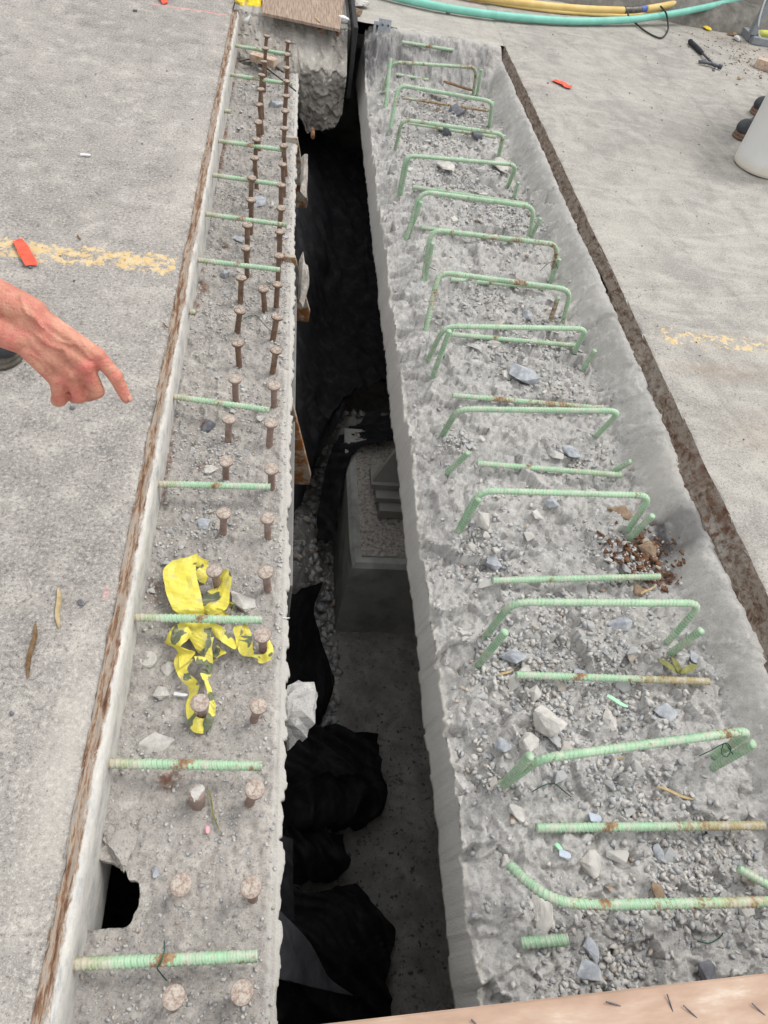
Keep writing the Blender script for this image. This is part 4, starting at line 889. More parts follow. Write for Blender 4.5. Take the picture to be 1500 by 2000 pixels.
# ------------------------------------------------------------------ stones
def put_stone(name, px, py, size, seed, m, parent=None, zf=None, flat=.55, sub=2, sink=.3, ang=None, rough=.05, asp=.75):
    r = np.random.default_rng(seed); zs = -.15
    for _ in range(4):
        c = at(px, py, zs); zs = float(zf(np.array([c[0]]), np.array([c[1]]))[0])
    c = at(px, py, zs)
    v, f = big_shard(seed, (size, size * asp, size * flat), rough) if sub > 3 else rock(seed, sub, (size, size * asp, size * flat), 10, rough)
    v = v @ rotz(r.uniform(0, 6.28) if ang is None else ang).T
    c[2] += size * flat * (1 - sink) * .8
    return obj(name, v + c, f, m, parent, base=tuple(c))
BIG = [  # px, py, half length in m, seed, material, surface, flatness, what sets it apart
    (1066, 1410, .044, 11, MAT_PALECHUNK, z_right, .55, 'large rounded pale lump below the tan ended bar'), (1205, 1222, .034, 12, MAT_GREYROCK, z_right, .7, 'blocky blue grey stone under the wide clean hoop'), (1187, 1408, .03, 13, MAT_PALECHUNK, z_right, .5, 'angular pale stone beside the green paint chip'),
    (1028, 1450, .03, 14, MAT_PALECHUNK, z_right, .5, 'pale stone at the left end of the slanting hoop'), (1053, 1785, .045, 15, MAT_PALECHUNK, z_right, .35, 'broad pale slab chip under the bent bar'), (1152, 1690, .027, 16, MAT_PALECHUNK, z_right, .5, 'squarish pale stone above the bent bar'), (1285, 1670, .02, 17, MAT_GREYROCK, z_right, .5, 'grey wedge stone below the long straight bar'),
    (1154, 1855, .02, 18, MAT_GREYROCK, z_right, .45, 'upper of two grey flakes near the board'), (1150, 1897, .026, 19, MAT_GREYROCK, z_right, .4, 'lower and larger of two grey flakes near the board'), (967, 1103, .030, 20, MAT_GREYROCK, z_right, .6, 'grey stone at the left end of the bar in rust'), (942, 1022, .030, 21, MAT_PALECHUNK, z_right, .6, 'long pale stone beside the bright tenth hoop'), (920, 1072, .020, 22, MAT_PALECHUNK, z_right, .6, 'round pale stone at the rim of the gravel patch'),
    (1075, 988, .026, 23, MAT_GREYROCK, z_right, .55, 'upright dark grey stone under the bright tenth hoop'), (1020, 735, .060, 24, MAT_GREYROCK, z_right, .35, 'long split grey slab lying between two hoops'), (1112, 888, .035, 25, MAT_GREYROCK, z_right, .45, 'flat grey stone behind the loose clean bar'), (960, 675, .030, 26, MAT_PALECHUNK, z_right, .6, 'pale lump below the pale eighth hoop'), (868, 258, .040, 27, MAT_DARKROCK, z_right, .55, 'dark grey stone under the rust blotched hoop'), (928, 270, .03, 28, MAT_DARKROCK, z_right, .6, 'small dark stone under the right side of the rust blotched hoop'),
    (892, 222, .045, 29, MAT_DARKROCK, z_right, .4, 'flat dark stone under the brown speckled hoop'), (850, 150, .04, 30, MAT_DARKROCK, z_right, .6, 'dark stone against the far face of the recess'), (858, 222, .022, 31, MAT_BROWNROCK, z_right, .6, 'reddish brown stone under the brown speckled hoop'), (1003, 560, .016, 32, MAT_PALECHUNK, z_right, .8, 'small round tan stone under the rust striped hoop'), (1058, 566, .022, 33, MAT_PALECHUNK, z_right, .6, 'smooth oval stone inside the rust striped hoop'), (1025, 617, .03, 34, MAT_GREYROCK, z_right, .45, 'smooth blue grey stone behind the pale eighth hoop'),
    (975, 330, .05, 35, MAT_PALECHUNK, z_right, .35, 'cracked pale slab behind the smooth fifth hoop'), (870, 330, .045, 36, MAT_PALECHUNK, z_right, .35, 'pale slab under the clean fourth hoop'), (1262, 1075, .035, 37, MAT_BROWNROCK, z_right, .4, 'brown crust piece in the rust patch'), (1245, 1154, .022, 38, MAT_BROWNROCK, z_right, .5, 'brown stone under the wood splinter'), (1210, 1002, .04, 39, MAT_BROWNROCK, z_right, .3, 'long brown flake beside the right foot of the tenth hoop'), (1300, 1392, .03, 40, MAT_GREYROCK, z_right, .35, 'dark grey wedge above the slanting hoop'),
    (978, 1460, .022, 41, MAT_GREYROCK, z_right, .7, 'grey pebble cluster stone left of the slanting hoop'), (1008, 1590, .025, 42, MAT_PALECHUNK, z_right, .4, 'tan flake at the left end of the long bar'), (1135, 1325, .030, 43, MAT_GREYROCK, z_right, .5, 'grey stone poking from under the tan ended bar'), (1355, 1290, .028, 44, MAT_GREYROCK, z_right, .5, 'grey stone under the right stub of the wide hoop'), (1000, 1290, .035, 45, MAT_GREYROCK, z_right, .6, 'rough stone behind the left stub of the wide hoop'), (1380, 1900, .024, 46, MAT_DARKROCK, z_right, .5, 'dark stone against the board'),
    (1283, 1745, .022, 62, MAT_BROWNROCK, z_right, .5, 'reddish brown lump just above the bent bar'),
    (313, 1356, .022, 47, MAT_PALECHUNK, z_left, .6, 'pale pointed stone left of the tape wrapped stud'), (330, 1308, .024, 48, MAT_PALECHUNK, z_left, .45, 'long pale flake beside the yellow tape'), (305, 1455, .036, 49, MAT_PALECHUNK, z_left, .22, 'flat pale flake above a green bar near the angle'), (478, 1172, .046, 50, MAT_PALECHUNK, z_left, .30, 'large flat pale chip tucked behind the upper tape'), (304, 1705, .011, 51, MAT_GREYROCK, z_left, .5, 'small blue grey stone beside the hole'), (408, 838, .028, 52, MAT_DARKROCK, z_left, .6, 'dark grey stone in the rusty hollow between studs'),
    (440, 540, .024, 53, MAT_GREYROCK, z_left, .7, 'grey lump beside the first clear stud'), (441, 575, .016, 54, MAT_GREYROCK, z_left, .5, 'blue grey chip left of a stud'), (508, 397, .034, 55, MAT_GREYROCK, z_left, .4, 'flat grey stone between the far stud rows'), (468, 470, .03, 56, MAT_GREYROCK, z_left, .35, 'flat pale grey stone behind a stud'), (398, 1025, .026, 57, MAT_GREYROCK, z_left, .35, 'grey flake left of a near stud'), (410, 920, .026, 58, MAT_PALECHUNK, z_left, .4, 'pale chip in the heap of stones by the studs'), (508, 820, .02, 59, MAT_PALECHUNK, z_left, .6, 'small pale stones under the sloping bar'), (538, 208, .035, 60, MAT_GREYROCK, z_left, .5, 'grey stone between the far right studs')]
for i, (px, py, s, sd_, m, zf, fl, lab) in enumerate(BIG):
    o = put_stone('stone', px, py, s * (1.3 if zf is z_right else 1.1) * (1.35 if py < 420 else 1), sd_ + 900, m, None, zf, fl, 4, .35, None, .02, random.uniform(.6, .85)); tag(o, lab, 'stone', 'loose stones')
# medium stones: single pieces, parts of the surface they lie on
tmpl = [raw('stone', *shard(2000 + i, 13, (1, random.uniform(.55, .9), random.uniform(.3, .65))), MAT_STONE) for i in range(16)]
def scatter(n, xr_, yr_, zf, parent, s0, s1, dens, seed):
    r = np.random.default_rng(seed); k = 0; pl = Vector(parent.location)
    while k < n:
        x, y = r.uniform(*xr_), r.uniform(*yr_)
        if r.random() > dens(x, y): continue
        s = s0 + (s1 - s0) * r.random() ** 1.7; z = float(zf(np.array([x]), np.array([y]))[0])
        o = bpy.data.objects.new('stone', tmpl[int(r.integers(len(tmpl)))]); COL.objects.link(o); o.parent = parent
        o.location = Vector((x, y, z + s * .25)) - pl; o.scale = (s, s, s); o.rotation_euler = (r.uniform(-.5, .5), r.uniform(-.5, .5), r.uniform(0, 6.28)); k += 1
CL = [(at(px, py, -.14)[:2], rr, w) for px, py, rr, w in [(960, 1065, .09, 1), (1000, 1290, .1, .9), (1180, 1270, .16, .8), (1090, 1340, .15, .7), (960, 1480, .07, .9), (1250, 1500, .12, .5), (1390, 1690, .1, .8), (900, 840, .05, .7), (1150, 880, .08, .6), (900, 340, .2, .7), (870, 200, .2, .9), (860, 280, .2, .8), (950, 560, .15, .4), (1060, 700, .15, .5), (1180, 1860, .1, .6), (1230, 1080, .09, .8), (1040, 660, .2, .5), (1000, 420, .2, .6)]]
def dens_r(x, y): return .06 + max(w * math.exp(-((x - c[0]) ** 2 + (y - c[1]) ** 2) / rr ** 2) for c, rr, w in CL) if x < 1.29 else .0
CLL = [(at(px, py, -.13)[:2], rr, w) for px, py, rr, w in [(430, 880, .07, 1), (400, 1030, .06, .8), (480, 780, .06, .8), (480, 360, .12, .6), (500, 250, .15, .6), (480, 150, .15, .8), (440, 640, .06, .4), (330, 1060, .05, .5), (300, 1140, .04, .6)]]
def dens_l(x, y): return .05 * (y > .9) + .02 + max(w * math.exp(-((x - c[0]) ** 2 + (y - c[1]) ** 2) / rr ** 2) for c, rr, w in CLL)
scatter(280, (.56, 1.28), (.1, 4.6), z_right, recess, .009, .034, dens_r, 5)
scatter(190, (-.28, .035), (.3, 4.5), z_left, girder, .005, .018, dens_l, 6)
def gravel(name, n, xr_, yr_, zf, s0, s1, dens, seed, m=None, brown=0.0, parent=None, pw=2.5, flat=1.0):
    r = np.random.default_rng(seed); P_ = []
    while sum(map(len, P_)) < n:
        x = r.uniform(*xr_, 4 * n); y = yr_[0] + (yr_[1] - yr_[0]) * r.random(4 * n) ** 1.5
        d = dens(x, y); k = r.random(4 * n) < d; P_.append(np.stack([x[k], y[k]], 1))
    p = np.concatenate(P_)[:n]; z = zf(p[:, 0], p[:, 1])
    s = s0 + (s1 - s0) * r.random(n) ** pw
    T = []; F = None; i = 0
    while len(T) < 16:               # shards with the same count of corners share one array
        i += 1; v_, f_ = shard(3000 + i, 9, (1, r.uniform(.5, .9), r.uniform(.3, .7) * flat))
        if len(v_) == 9 and len(f_) == 14: T.append((v_, f_))
    idx = r.integers(16, size=n); Tm = np.stack([t_[0] for t_ in T])[idx]; F = np.array([t_[1] for t_ in T])[idx]
    a = r.uniform(0, 6.28, n); c, sn = np.cos(a)[:, None], np.sin(a)[:, None]
    V = np.stack([Tm[..., 0] * c - Tm[..., 1] * sn, Tm[..., 0] * sn + Tm[..., 1] * c, Tm[..., 2]], -1) * s[:, None, None]
    V += np.stack([p[:, 0], p[:, 1], z + s * .2], -1)[:, None]
    nv = Tm.shape[1]; FF = (F + (np.arange(n) * nv)[:, None, None]).reshape(-1, 3)
    if parent is not None: V = V - np.array(parent.location)
    me = raw(name, V.reshape(-1, 3), FF, m or MAT_GRAVEL); t = r.random(n) * (1 - brown) + brown * r.uniform(.85, 1, n); attr(me, 'tone', np.repeat(t, nv))
    return stuff(link(name, me, parent))
def dr(x, y):
    d = .022 + 0 * x
    for c, rr, w in CL: d = np.maximum(d, w * np.exp(-((x - c[0]) ** 2 + (y - c[1]) ** 2) / (rr * 1.2) ** 2))
    return d * (.35 + 1.3 * np.clip(fbm(x, y, 9, 3, 101) + .4, 0, 1)) * (x < 1.30)
def dl(x, y):
    d = .10 + .12 * (y > .8) + .15 * (y > 2)
    for c, rr, w in CLL: d = np.maximum(d, w * np.exp(-((x - c[0]) ** 2 + (y - c[1]) ** 2) / (rr * 1.3) ** 2))
    return d * (.4 + 1.2 * np.clip(fbm(x, y, 12, 3, 102) + .4, 0, 1)) * ~inside(x, y, HOLE_OUT)
gravel('gravel', 14000, (.50, 1.34), (.0, 4.7), z_right, .0018, .0155, dr, 8, None, 0, None, 2.3)
gravel('gravel', 17000, (-.29, .055), (.0, 4.6), z_left, .0012, .0075, dl, 9, None, 0, None, 2.8)
zflat = lambda x, y: 0 * x + .0005
gravel('grit', 900, (-1.6, -.34), (.0, 4.9), zflat, .001, .0042, lambda x, y: .3 + 0 * x, 10, None, 0, None, 4)
gravel('grit', 2200, (1.43, 4.4), (.2, 5.8), zflat, .0012, .0065, lambda x, y: .12 + .7 * np.exp(-(x - 1.43) / .12) + .5 * np.exp(-((y - 5.75) / .3) ** 2) * (x > 2.6), 11, None, 0, None, 3.5)
gravel('dirt_litter', 420, (2.9, 3.9), (4.9, 6.25), zflat, .003, .014, lambda x, y: np.exp(-((x - 3.45) / .35) ** 2 - ((y - 5.75) / .4) ** 2), 15, MAT_BROWNROCK, 0, None, 2.2, .6)
gravel('dark_grit', 420, (1.45, 4.2), (.6, 5.6), zflat, .002, .008, lambda x, y: .4 + 0 * x, 16, MAT_DARKROCK, 0, None, 2.5)
gravel('dark_grit', 220, (-1.6, -.36), (.4, 4.8), zflat, .002, .007, lambda x, y: .4 + 0 * x, 17, MAT_DARKROCK, 0, None, 2.5)
rc = at(1250, 1082, -.185)
gravel('rust_flakes', 420, (rc[0] - .13, rc[0] + .12), (rc[1] - .13, rc[1] + .12), z_right, .004, .020, lambda x, y: np.exp(-(((x - rc[0]) / .08) ** 2 + ((y - rc[1]) / .065) ** 2)), 12, MAT_RUSTFLAKE, 0, None, 2.2, .45)
gravel('pit_grit', 1500, (.2, 1.0), (.2, 1.66), lambda x, y: 0 * x + ZF + .004, .002, .011, lambda x, y: .25 + .75 * (y > 1.45) + .5 * np.exp(-((x - .6) / .25) ** 2 - ((y - 1.05) / .25) ** 2), 18, MAT_DARKROCK, 0, None, 2.4)
gravel('pit_rubble', 1900, (.1, .75), (1.2, 3.1), lambda x, y: ZF + .45 * sstep(.42, .12, x) * sstep(1.35, 1.9, y) * (1 - .9 * sstep(2.1, 2.6, y)) + .36 * sstep(2.45, 2.7, y) * (1 - sstep(2.98, 3.15, y)) * sstep(.22, .42, x) + .06 * sstep(1.2, 1.65, y), .008, .04, lambda x, y: .5 * ((x < .40) | (y > 2.4)), 13)
# single pebbles on the left deck and others on the right
for px, py, s, lab in [(265, 22, .018, 'dark oval pebble on the left deck near the top'), (60, 523, .009, 'dark pebble beside the orange flag'), (141, 797, .010, 'small dark chip just below the curled fingers'), (160, 1178, .012, 'dark flake on the left deck beside a wood splinter'), (875, 27, .022, 'dark stone on the pale slab before the teal hose')]:
    tag(put_stone('pebble', px, py, s, 700 + px, MAT_DARKROCK, None, lambda x, y: 0 * x, .45, 2, .2), lab, 'pebble')

# concrete chunk hanging at the flange edge
v_, f_ = big_shard(611, (.070, .10, .085), .05); p = at(576, 1392, -.21)
tag(obj('concrete_chunk', v_ + p, f_, MAT_BROKEN, base=tuple(p)), 'big pale concrete chunk hanging at the flange edge above the black fabric', 'concrete chunk')

# ------------------------------------------------------------------ small litter
def zs_at(px, py, zf, lift):
    z = -.14
    for _ in range(4): c = at(px, py, z); z = float(zf(np.array([c[0]]), np.array([c[1]]))[0])
    return at(px, py, z + lift)
def stick(name, a, b, w, h, m, label, cat, zf=lambda x, y: 0 * x, taper=.35, lift=.004):
    A, B = zs_at(*a, zf, lift), zs_at(*b, zf, lift); L = np.linalg.norm(B - A); n = 9
    ax, u, d = frame_from(B - A); prof = np.interp(np.linspace(0, 1, n), [0, .2, .8, 1], [taper, 1, .9, taper * .6])
    bend = np.array([.02 * L * math.sin(i * .9) for i in range(n)])
    V = []; 
    for i in range(n):
        c = A + (B - A) * i / (n - 1) + ax * bend[i]
        for sx, sz in ((-1, -.6), (1, -.8), (.7, 1), (-.8, .7)): V.append(c + ax * sx * w / 2 * prof[i] + u * sz * h / 2 * prof[i])
    F = [(i * 4 + j, i * 4 + (j + 1) % 4, (i + 1) * 4 + (j + 1) % 4, (i + 1) * 4 + j) for i in range(n - 1) for j in range(4)] + [(3, 2, 1, 0), ((n - 1) * 4, (n - 1) * 4 + 1, (n - 1) * 4 + 2, (n - 1) * 4 + 3)]
    return tag(obj(name, V, F, m, base=tuple(A)), label, cat)
stick('wood_splinter', (113, 1148), (114, 1228), .011, .006, MAT_WOOD_PALE, 'pale yellow split wood splinter on the left deck', 'splinter')
stick('bark_sliver', (69, 1218), (52, 1326), .011, .006, MAT_WOOD_DARK, 'dark brown bark sliver on the left deck', 'bark')
stick('wood_splinter', (1252, 1160), (1281, 1144), .008, .005, MAT_WOOD_PALE, 'pale wood splinter on the brown stone in the rust patch', 'splinter', z_right, .8, .024)
stick('wood_splinter', (1283, 1536), (1356, 1563), .009, .005, MAT_WOOD_PALE, 'pale wood splinter under the right side of the slanting hoop', 'splinter', z_right, .4, .012)
stick('wood_splinter', (1193, 1484), (1221, 1479), .007, .004, MAT_WOOD_PALE, 'short orange wood splinter just below the slanting hoop', 'splinter', z_right, .5, .012)
stick('wood_splinter', (974, 1319), (1004, 1308), .008, .005, MAT_WOOD_PALE, 'curled wood shaving at the left end of the tan ended bar', 'splinter', z_right, .5, .015)
stick('straw', (404, 1537), (427, 1622), .004, .003, MAT_LEAF, 'thin dry straw stalk beside the caked stud', 'straw', z_left, .5, .008)
stick('cigarette_butt', (340, 1356), (366, 1358), .009, .009, MAT_PAPER, 'short white stub lying beside the lower yellow tape', 'stub', z_left, 1, .008)
stick('white_stick', (157, 302), (177, 303), .014, .008, MAT_PAPER, 'small white stub on the far left deck', 'stub', taper=.9)
stick('twig', (318, 630), (328, 641), .005, .004, MAT_WOOD_DARK, 'short dark twig at the deck edge above the pointing finger', 'twig')
stick('twig', (150, 458), (158, 469), .006, .004, MAT_WOOD_DARK, 'short dark twig above the yellow line', 'twig')
stick('paint_chip', (1186, 1358), (1226, 1381), .012, .002, MAT_CHIP, 'long green paint chip below the tan ended bar', 'paint chip', z_right, .7, .018)
stick('paint_chip', (1086, 1647), (1097, 1660), .012, .002, MAT_CHIP, 'small green paint chip below the left end of the long bar', 'paint chip', z_right, .7, .014)
stick('plastic_scrap', (1092, 1665), (1115, 1672), .018, .003, MAT_SCRAP, 'pale blue scrap beside the small green chip', 'scrap', z_right, .8, .014)
stick('plastic_scrap', (1152, 1596), (1174, 1598), .022, .003, MAT_SCRAP, 'pale blue scrap just above the long straight bar', 'scrap', z_right, .8, .014)
stick('pink_scrap', (405, 1613), (406, 1628), .009, .003, MAT_PINK, 'tiny pink scrap on the flange near the hole', 'scrap', z_left, .6, .007)
stick('white_pin', (552, 1207), (566, 1207), .003, .003, MAT_PAPER, 'thin white pin sticking out over the gap from the flange', 'pin', lambda x, y: 0 * x - .135, .9, .004)
stick('timber_sliver', (868, 160), (928, 178), .035, .012, MAT_WOOD_DARK, 'dark split timber sliver under the brown topped hoop', 'timber', z_right, .8, .03)
stick('wood_offcut', (840, 178), (875, 190), .05, .02, MAT_PALECHUNK, 'pale offcut lying before the dark timber sliver', 'offcut', z_right, .9, .03)
# leaf
# a sprig of three blades
leaf = thing('withered_leaf', 'withered olive leaf sprig by the right stub of the wide hoop', 'leaf', zs_at(1320, 1305, z_right, .02))
for a, b in (((1283, 1286), (1325, 1316)), ((1310, 1282), (1330, 1318)), ((1328, 1316), (1362, 1298))):
    A, B = zs_at(*a, z_right, .022), zs_at(*b, z_right, .02); ax, u, d = frame_from(B - A); t = np.linspace(0, 1, 9); w = .009 * np.sin(t * np.pi) ** .8 + .0006
    C0 = A + (B - A) * t[:, None] + u * (.006 * np.sin(t * np.pi))[:, None]; V = np.concatenate([C0 + ax * w[:, None], C0 - u * .002, C0 - ax * w[:, None]])
    F = [(i + k * 9, i + 1 + k * 9, i + 1 + (k + 1) * 9, i + (k + 1) * 9) for k in (0, 1) for i in range(8)]
    obj('leaf_blade', V, F, MAT_LEAF, leaf)
# flagging tape
def flag(pts, label):
    pr = [(at(*a), at(*b)) for a, b in pts]
    for i, (a, b) in enumerate(pr): a[2] = b[2] = .005 + .009 * abs(math.sin(i * 1.7))
    v, f = ribbon(pr, .0006, 5, 5, .003, len(pts)); return tag(obj('flagging_tape', v, f, MAT_ORANGE, base=tuple(pr[0][0]), smooth=True), label, 'flagging tape', 'orange flagging tape scraps')
flag([((25, 473), (44, 469)), ((33, 490), (56, 486)), ((39, 503), (64, 498)), ((43, 509), (68, 506)), ((51, 524), (75, 520))], 'folded orange flagging tape on the yellow line')
flag([((1077, 159), (1084, 157)), ((1092, 167), (1098, 163)), ((1103, 173), (1110, 168)), ((1114, 176), (1117, 171))], 'orange flagging tape scrap on the right deck')
flag([((303, -4), (322, -8)), ((312, 2), (328, -2)), ((318, 11), (328, 8))], 'orange flagging tape scrap at the far left deck')

# caution tape: crumpled ribbons in one run
def tz(px, py, h): return at(px, py, -.13 + h)
T1 = [[((335, 1096, .035), (382, 1083, .05)), ((322, 1108, .045), (386, 1094, .055)), ((318, 1122, .045), (382, 1110, .06)), ((325, 1160, .05), (390, 1150, .06)), ((338, 1190, .05), (398, 1188, .055)), ((350, 1203, .04), (400, 1202, .04)), ((352, 1218, .03), (418, 1216, .04)), ((360, 1232, .03), (412, 1230, .045)), ((378, 1260, .03), (414, 1262, .04)), ((388, 1275, .02), (414, 1290, .02))],
      [((382, 1083, .05), (378, 1096, .05)), ((390, 1090, .03), (386, 1104, .02)), ((408, 1096, .02), (400, 1104, .01))],
      [((392, 1104, .04), (380, 1122, .03)), ((404, 1108, .03), (386, 1130, .02)), ((412, 1120, .02), (402, 1136, .01))],
      [((438, 1112, .06), (424, 1122, .03)), ((446, 1124, .06), (424, 1146, .03)), ((444, 1150, .05), (418, 1150, .03)), ((438, 1180, .045), (404, 1168, .03)), ((424, 1194, .04), (392, 1180, .035)), ((410, 1202, .03), (396, 1196, .03))],
      [((400, 1190, .04), (410, 1202, .03)), ((430, 1190, .05), (436, 1202, .04)), ((446, 1198, .04), (450, 1202, .02)), ((458, 1180, .04), (449, 1176, .03)), ((440, 1180, .03), (436, 1188, .02))],
      [((362, 1216, .05), (372, 1232, .05)), ((340, 1232, .045), (366, 1242, .06)), ((328, 1252, .03), (348, 1262, .05)), ((332, 1258, .02), (372, 1272, .035)), ((348, 1274, .02), (350, 1300, .03)), ((346, 1290, .02), (372, 1288, .03)), ((350, 1318, .02), (362, 1310, .03)), ((372, 1345, .02), (386, 1338, .04)), ((366, 1380, .02), (378, 1370, .03)), ((372, 1418, .01), (380, 1400, .02)), ((395, 1428, .01), (396, 1408, .02)), ((414, 1412, .02), (406, 1400, .03)), ((420, 1380, .03), (411, 1376, .03)), ((412, 1345, .03), (404, 1340, .03)), ((404, 1325, .02), (394, 1320, .03)), ((412, 1310, .02), (398, 1306, .02))],
      [((410, 1220, .05), (416, 1236, .04)), ((432, 1228, .05), (428, 1244, .05)), ((446, 1244, .05), (440, 1256, .05)), ((464, 1252, .04), (462, 1262, .04)), ((470, 1226, .06), (458, 1224, .06)), ((478, 1222, .05), (476, 1232, .05)), ((486, 1238, .05), (466, 1250, .04)), ((492, 1276, .02), (478, 1280, .03)), ((502, 1290, .015), (498, 1280, .02)), ((524, 1288, .02), (520, 1278, .03)), ((533, 1270, .03), (524, 1268, .03)), ((526, 1250, .03), (520, 1254, .03))],
      [((404, 1250, .05), (416, 1244, .05)), ((402, 1275, .04), (412, 1270, .05)), ((404, 1300, .03), (414, 1300, .03)), ((410, 1320, .02), (414, 1312, .02))],
      [((380, 1284, .04), (382, 1294, .04)), ((400, 1286, .04), (400, 1296, .04)), ((412, 1290, .03), (410, 1300, .03))],
      [((424, 1262, .03), (432, 1268, .02)), ((420, 1280, .02), (438, 1276, .03)), ((414, 1296, .01), (428, 1284, .02))]]
parts = []; pr_ = []
for i, st in enumerate(T1):
    q_ = [(tz(*a), tz(*b)) for a, b in st]; w_ = 1.0 if i == 0 else 1.45; q_ = [((a + b) / 2 + (a - b) / 2 * w_, (a + b) / 2 + (b - a) / 2 * w_) for a, b in q_]
    v, f = ribbon(q_, .0005, 7, 7, .005, i * 3.1, 45); parts.append((v, f))
    pr_.append(np.full(len(v), .35 if i in (0,) else 1.0))
v, f = merge(parts); b0 = tz(400, 1215, 0)
o = obj('caution_tape', v, f, MAT_TAPE, base=tuple(b0))
pm = np.concatenate(pr_); wv = parts[0][0]; k = np.array([(1.0 if (p[1] > at(350, 1112, -.08)[1] or p[1] < at(350, 1225, -.09)[1]) else .0) for p in wv]); pm[:len(wv)] = k; attr(o.data, 'print', pm)
tag(o, 'crumpled yellow caution tape with dark print wound round the near studs', 'caution tape')

# tie wires
def wire(pts, label, zf, m=MAT_GREENWIRE, r=.0014, lift=.012):
    p = spline([zs_at(*q, zf, lift + (0.012 * math.sin(i * 2.1))) for i, q in enumerate(pts)], 8); v, f = tube(p, r, 6)
    return tag(obj('tie_wire', v, f, m, base=tuple(p[0]), smooth=True), label, 'wire', 'loose tie wires')
wire([(462, 640), (478, 622), (497, 616), (508, 624), (522, 640), (538, 652), (550, 650)], 'green tie wire looped round two studs', z_left)
wire([(1040, 1546), (1062, 1534), (1082, 1530), (1100, 1544), (1115, 1556)], 'curled green tie wire below the slanting hoop', z_right)
wire([(1362, 1838), (1385, 1842), (1405, 1832), (1412, 1822)], 'short green tie wire near the board', z_right)
wire([(840, 500), (832, 480), (828, 500), (838, 520), (852, 528)], 'dark tie wire at the left foot of the half rusty hoop', z_right, MAT_WIRE)
p = at(316, 1872, -.06)
vv, ff = tube(spline([p + [0, .028, -.01], p + [.004, .012, .012], p + [.001, -.005, .013], p + [-.006, -.014, -.002], p + [-.002, -.02, -.03], p + [.008, -.03, -.05]], 8), .0013, 6)
tag(obj('tie_wire', vv, ff, MAT_GREENWIRE, base=tuple(p), smooth=True), 'dark tie wire looped over the nearest bar across the studs', 'wire', 'loose tie wires')
for c0, lab in ((at(1414, 1468, -.07), 'tie wire binding the right foot of the slanting hoop'), (at(1080, 520, -.10), 'tie wire binding the right foot of the half rusty hoop')):
    vv, ff = tube(spline([c0 + np.array(q) for q in [(-.05, 0, -.03), (-.03, .005, .0), (-.012, .012, .012), (.008, .016, .012), (.018, .004, .004), (.004, -.012, -.002), (-.014, -.006, .008), (.0, .016, .014), (.026, -.004, -.006)]], 8), .0013, 6)
    tag(obj('tie_wire', vv, ff, MAT_GREENWIRE, base=tuple(c0), smooth=True), lab, 'wire', 'loose tie wires')

# ------------------------------------------------------------------ board near the lens, plywood far off
bd = thing('board', 'pinkish wooden board laid across the near end of the joint', 'board', at(1050, 1960, .02))
A, B = at(560, 2008, .03), at(1640, 1884, .03); d = (B - A) / np.linalg.norm(B - A); nrm = np.array([d[1], -d[0], 0])
A = A - d * .1; B = B + d * .5; bv = []
for zz_ in (.002, .028):
    for p in (A, B, B + nrm * .45, A + nrm * .45): bv.append((p[0], p[1], zz_))
bm = bmesh.new(); vs = [bm.verts.new(q) for q in bv]
for q in [(3, 2, 1, 0), (4, 5, 6, 7), (0, 1, 5, 4), (1, 2, 6, 5), (2, 3, 7, 6), (3, 0, 4, 7)]: bm.faces.new([vs[i] for i in q])
bmesh.ops.recalc_face_normals(bm, faces=bm.faces); bmesh.ops.bevel(bm, geom=list(bm.edges), offset=.003, segments=2, affect='EDGES')
bmesh.ops.translate(bm, verts=bm.verts, vec=-bd.location); me = bpy.data.meshes.new('panel'); bm.to_mesh(me); bm.free(); me.materials.append(MAT_PLANK); link('panel', me, bd)
for a, b in (((1184, 1957), (1212, 1965)), ((1303, 1942), (1314, 1976)), ((1335, 1964), (1361, 1988)), ((1469, 1960), (1494, 1983)), ((921, 1992), (930, 2000))):
    p = at(*b, .027); q = at(*a, .034); vv, ff = tube(resample([p, q], .004)[0], .0014, 6); obj('nail', vv, ff, MAT_HAMMER, bd)
pw = thing('plywood_sheet', 'weathered brown plywood sheet lying over the far end block', 'plywood', at(590, 20, .03))
a, b, c, d_ = at(512, 24, .03), at(664, 57, .03), at(690, -120, .03), at(517, -160, .03)
pv = [tuple(q - [0, 0, .016]) for q in (a, b, c, d_)] + [tuple(q) for q in (a, b, c, d_)]
bm = bmesh.new(); vs = [bm.verts.new(q) for q in pv]
for q in [(3, 2, 1, 0), (4, 5, 6, 7), (0, 1, 5, 4), (1, 2, 6, 5), (2, 3, 7, 6), (3, 0, 4, 7)]: bm.faces.new([vs[i] for i in q])
bmesh.ops.recalc_face_normals(bm, faces=bm.faces); bmesh.ops.bevel(bm, geom=list(bm.edges), offset=.0015, segments=1, affect='EDGES')
bmesh.ops.translate(bm, verts=bm.verts, vec=-pw.location); me = bpy.data.meshes.new('sheet'); bm.to_mesh(me); bm.free(); me.materials.append(MAT_PLY); link('sheet', me, pw)
stick('staple_scrap', (616, 34), (626, 44), .012, .006, MAT_WOOD_PALE, 'small pale splinter on the plywood edge', 'splinter', lambda x, y: 0 * x + .03, .5, .004)
v_, f_ = rock(801, 3, (.05, .035, .02), 12, .05)
for k, (px, py, m, lab) in enumerate([(670, 36, MAT_PAPER, 'white crumpled scrap at the plywood corner'), (694, 22, MAT_BROWNROCK, 'rusty brown lump beside the black strip'), (700, 6, MAT_PALECHUNK, 'pale broken slab piece behind the rusty lump')]):
    v2, f2 = rock(801 + k, 3, ((.05, .035, .022), (.05, .04, .03), (.09, .07, .02))[k], 12, .04); p = at(px, py, .02); tag(obj('debris_lump', v2 + p, f2, m, base=tuple(p)), lab, 'lump')
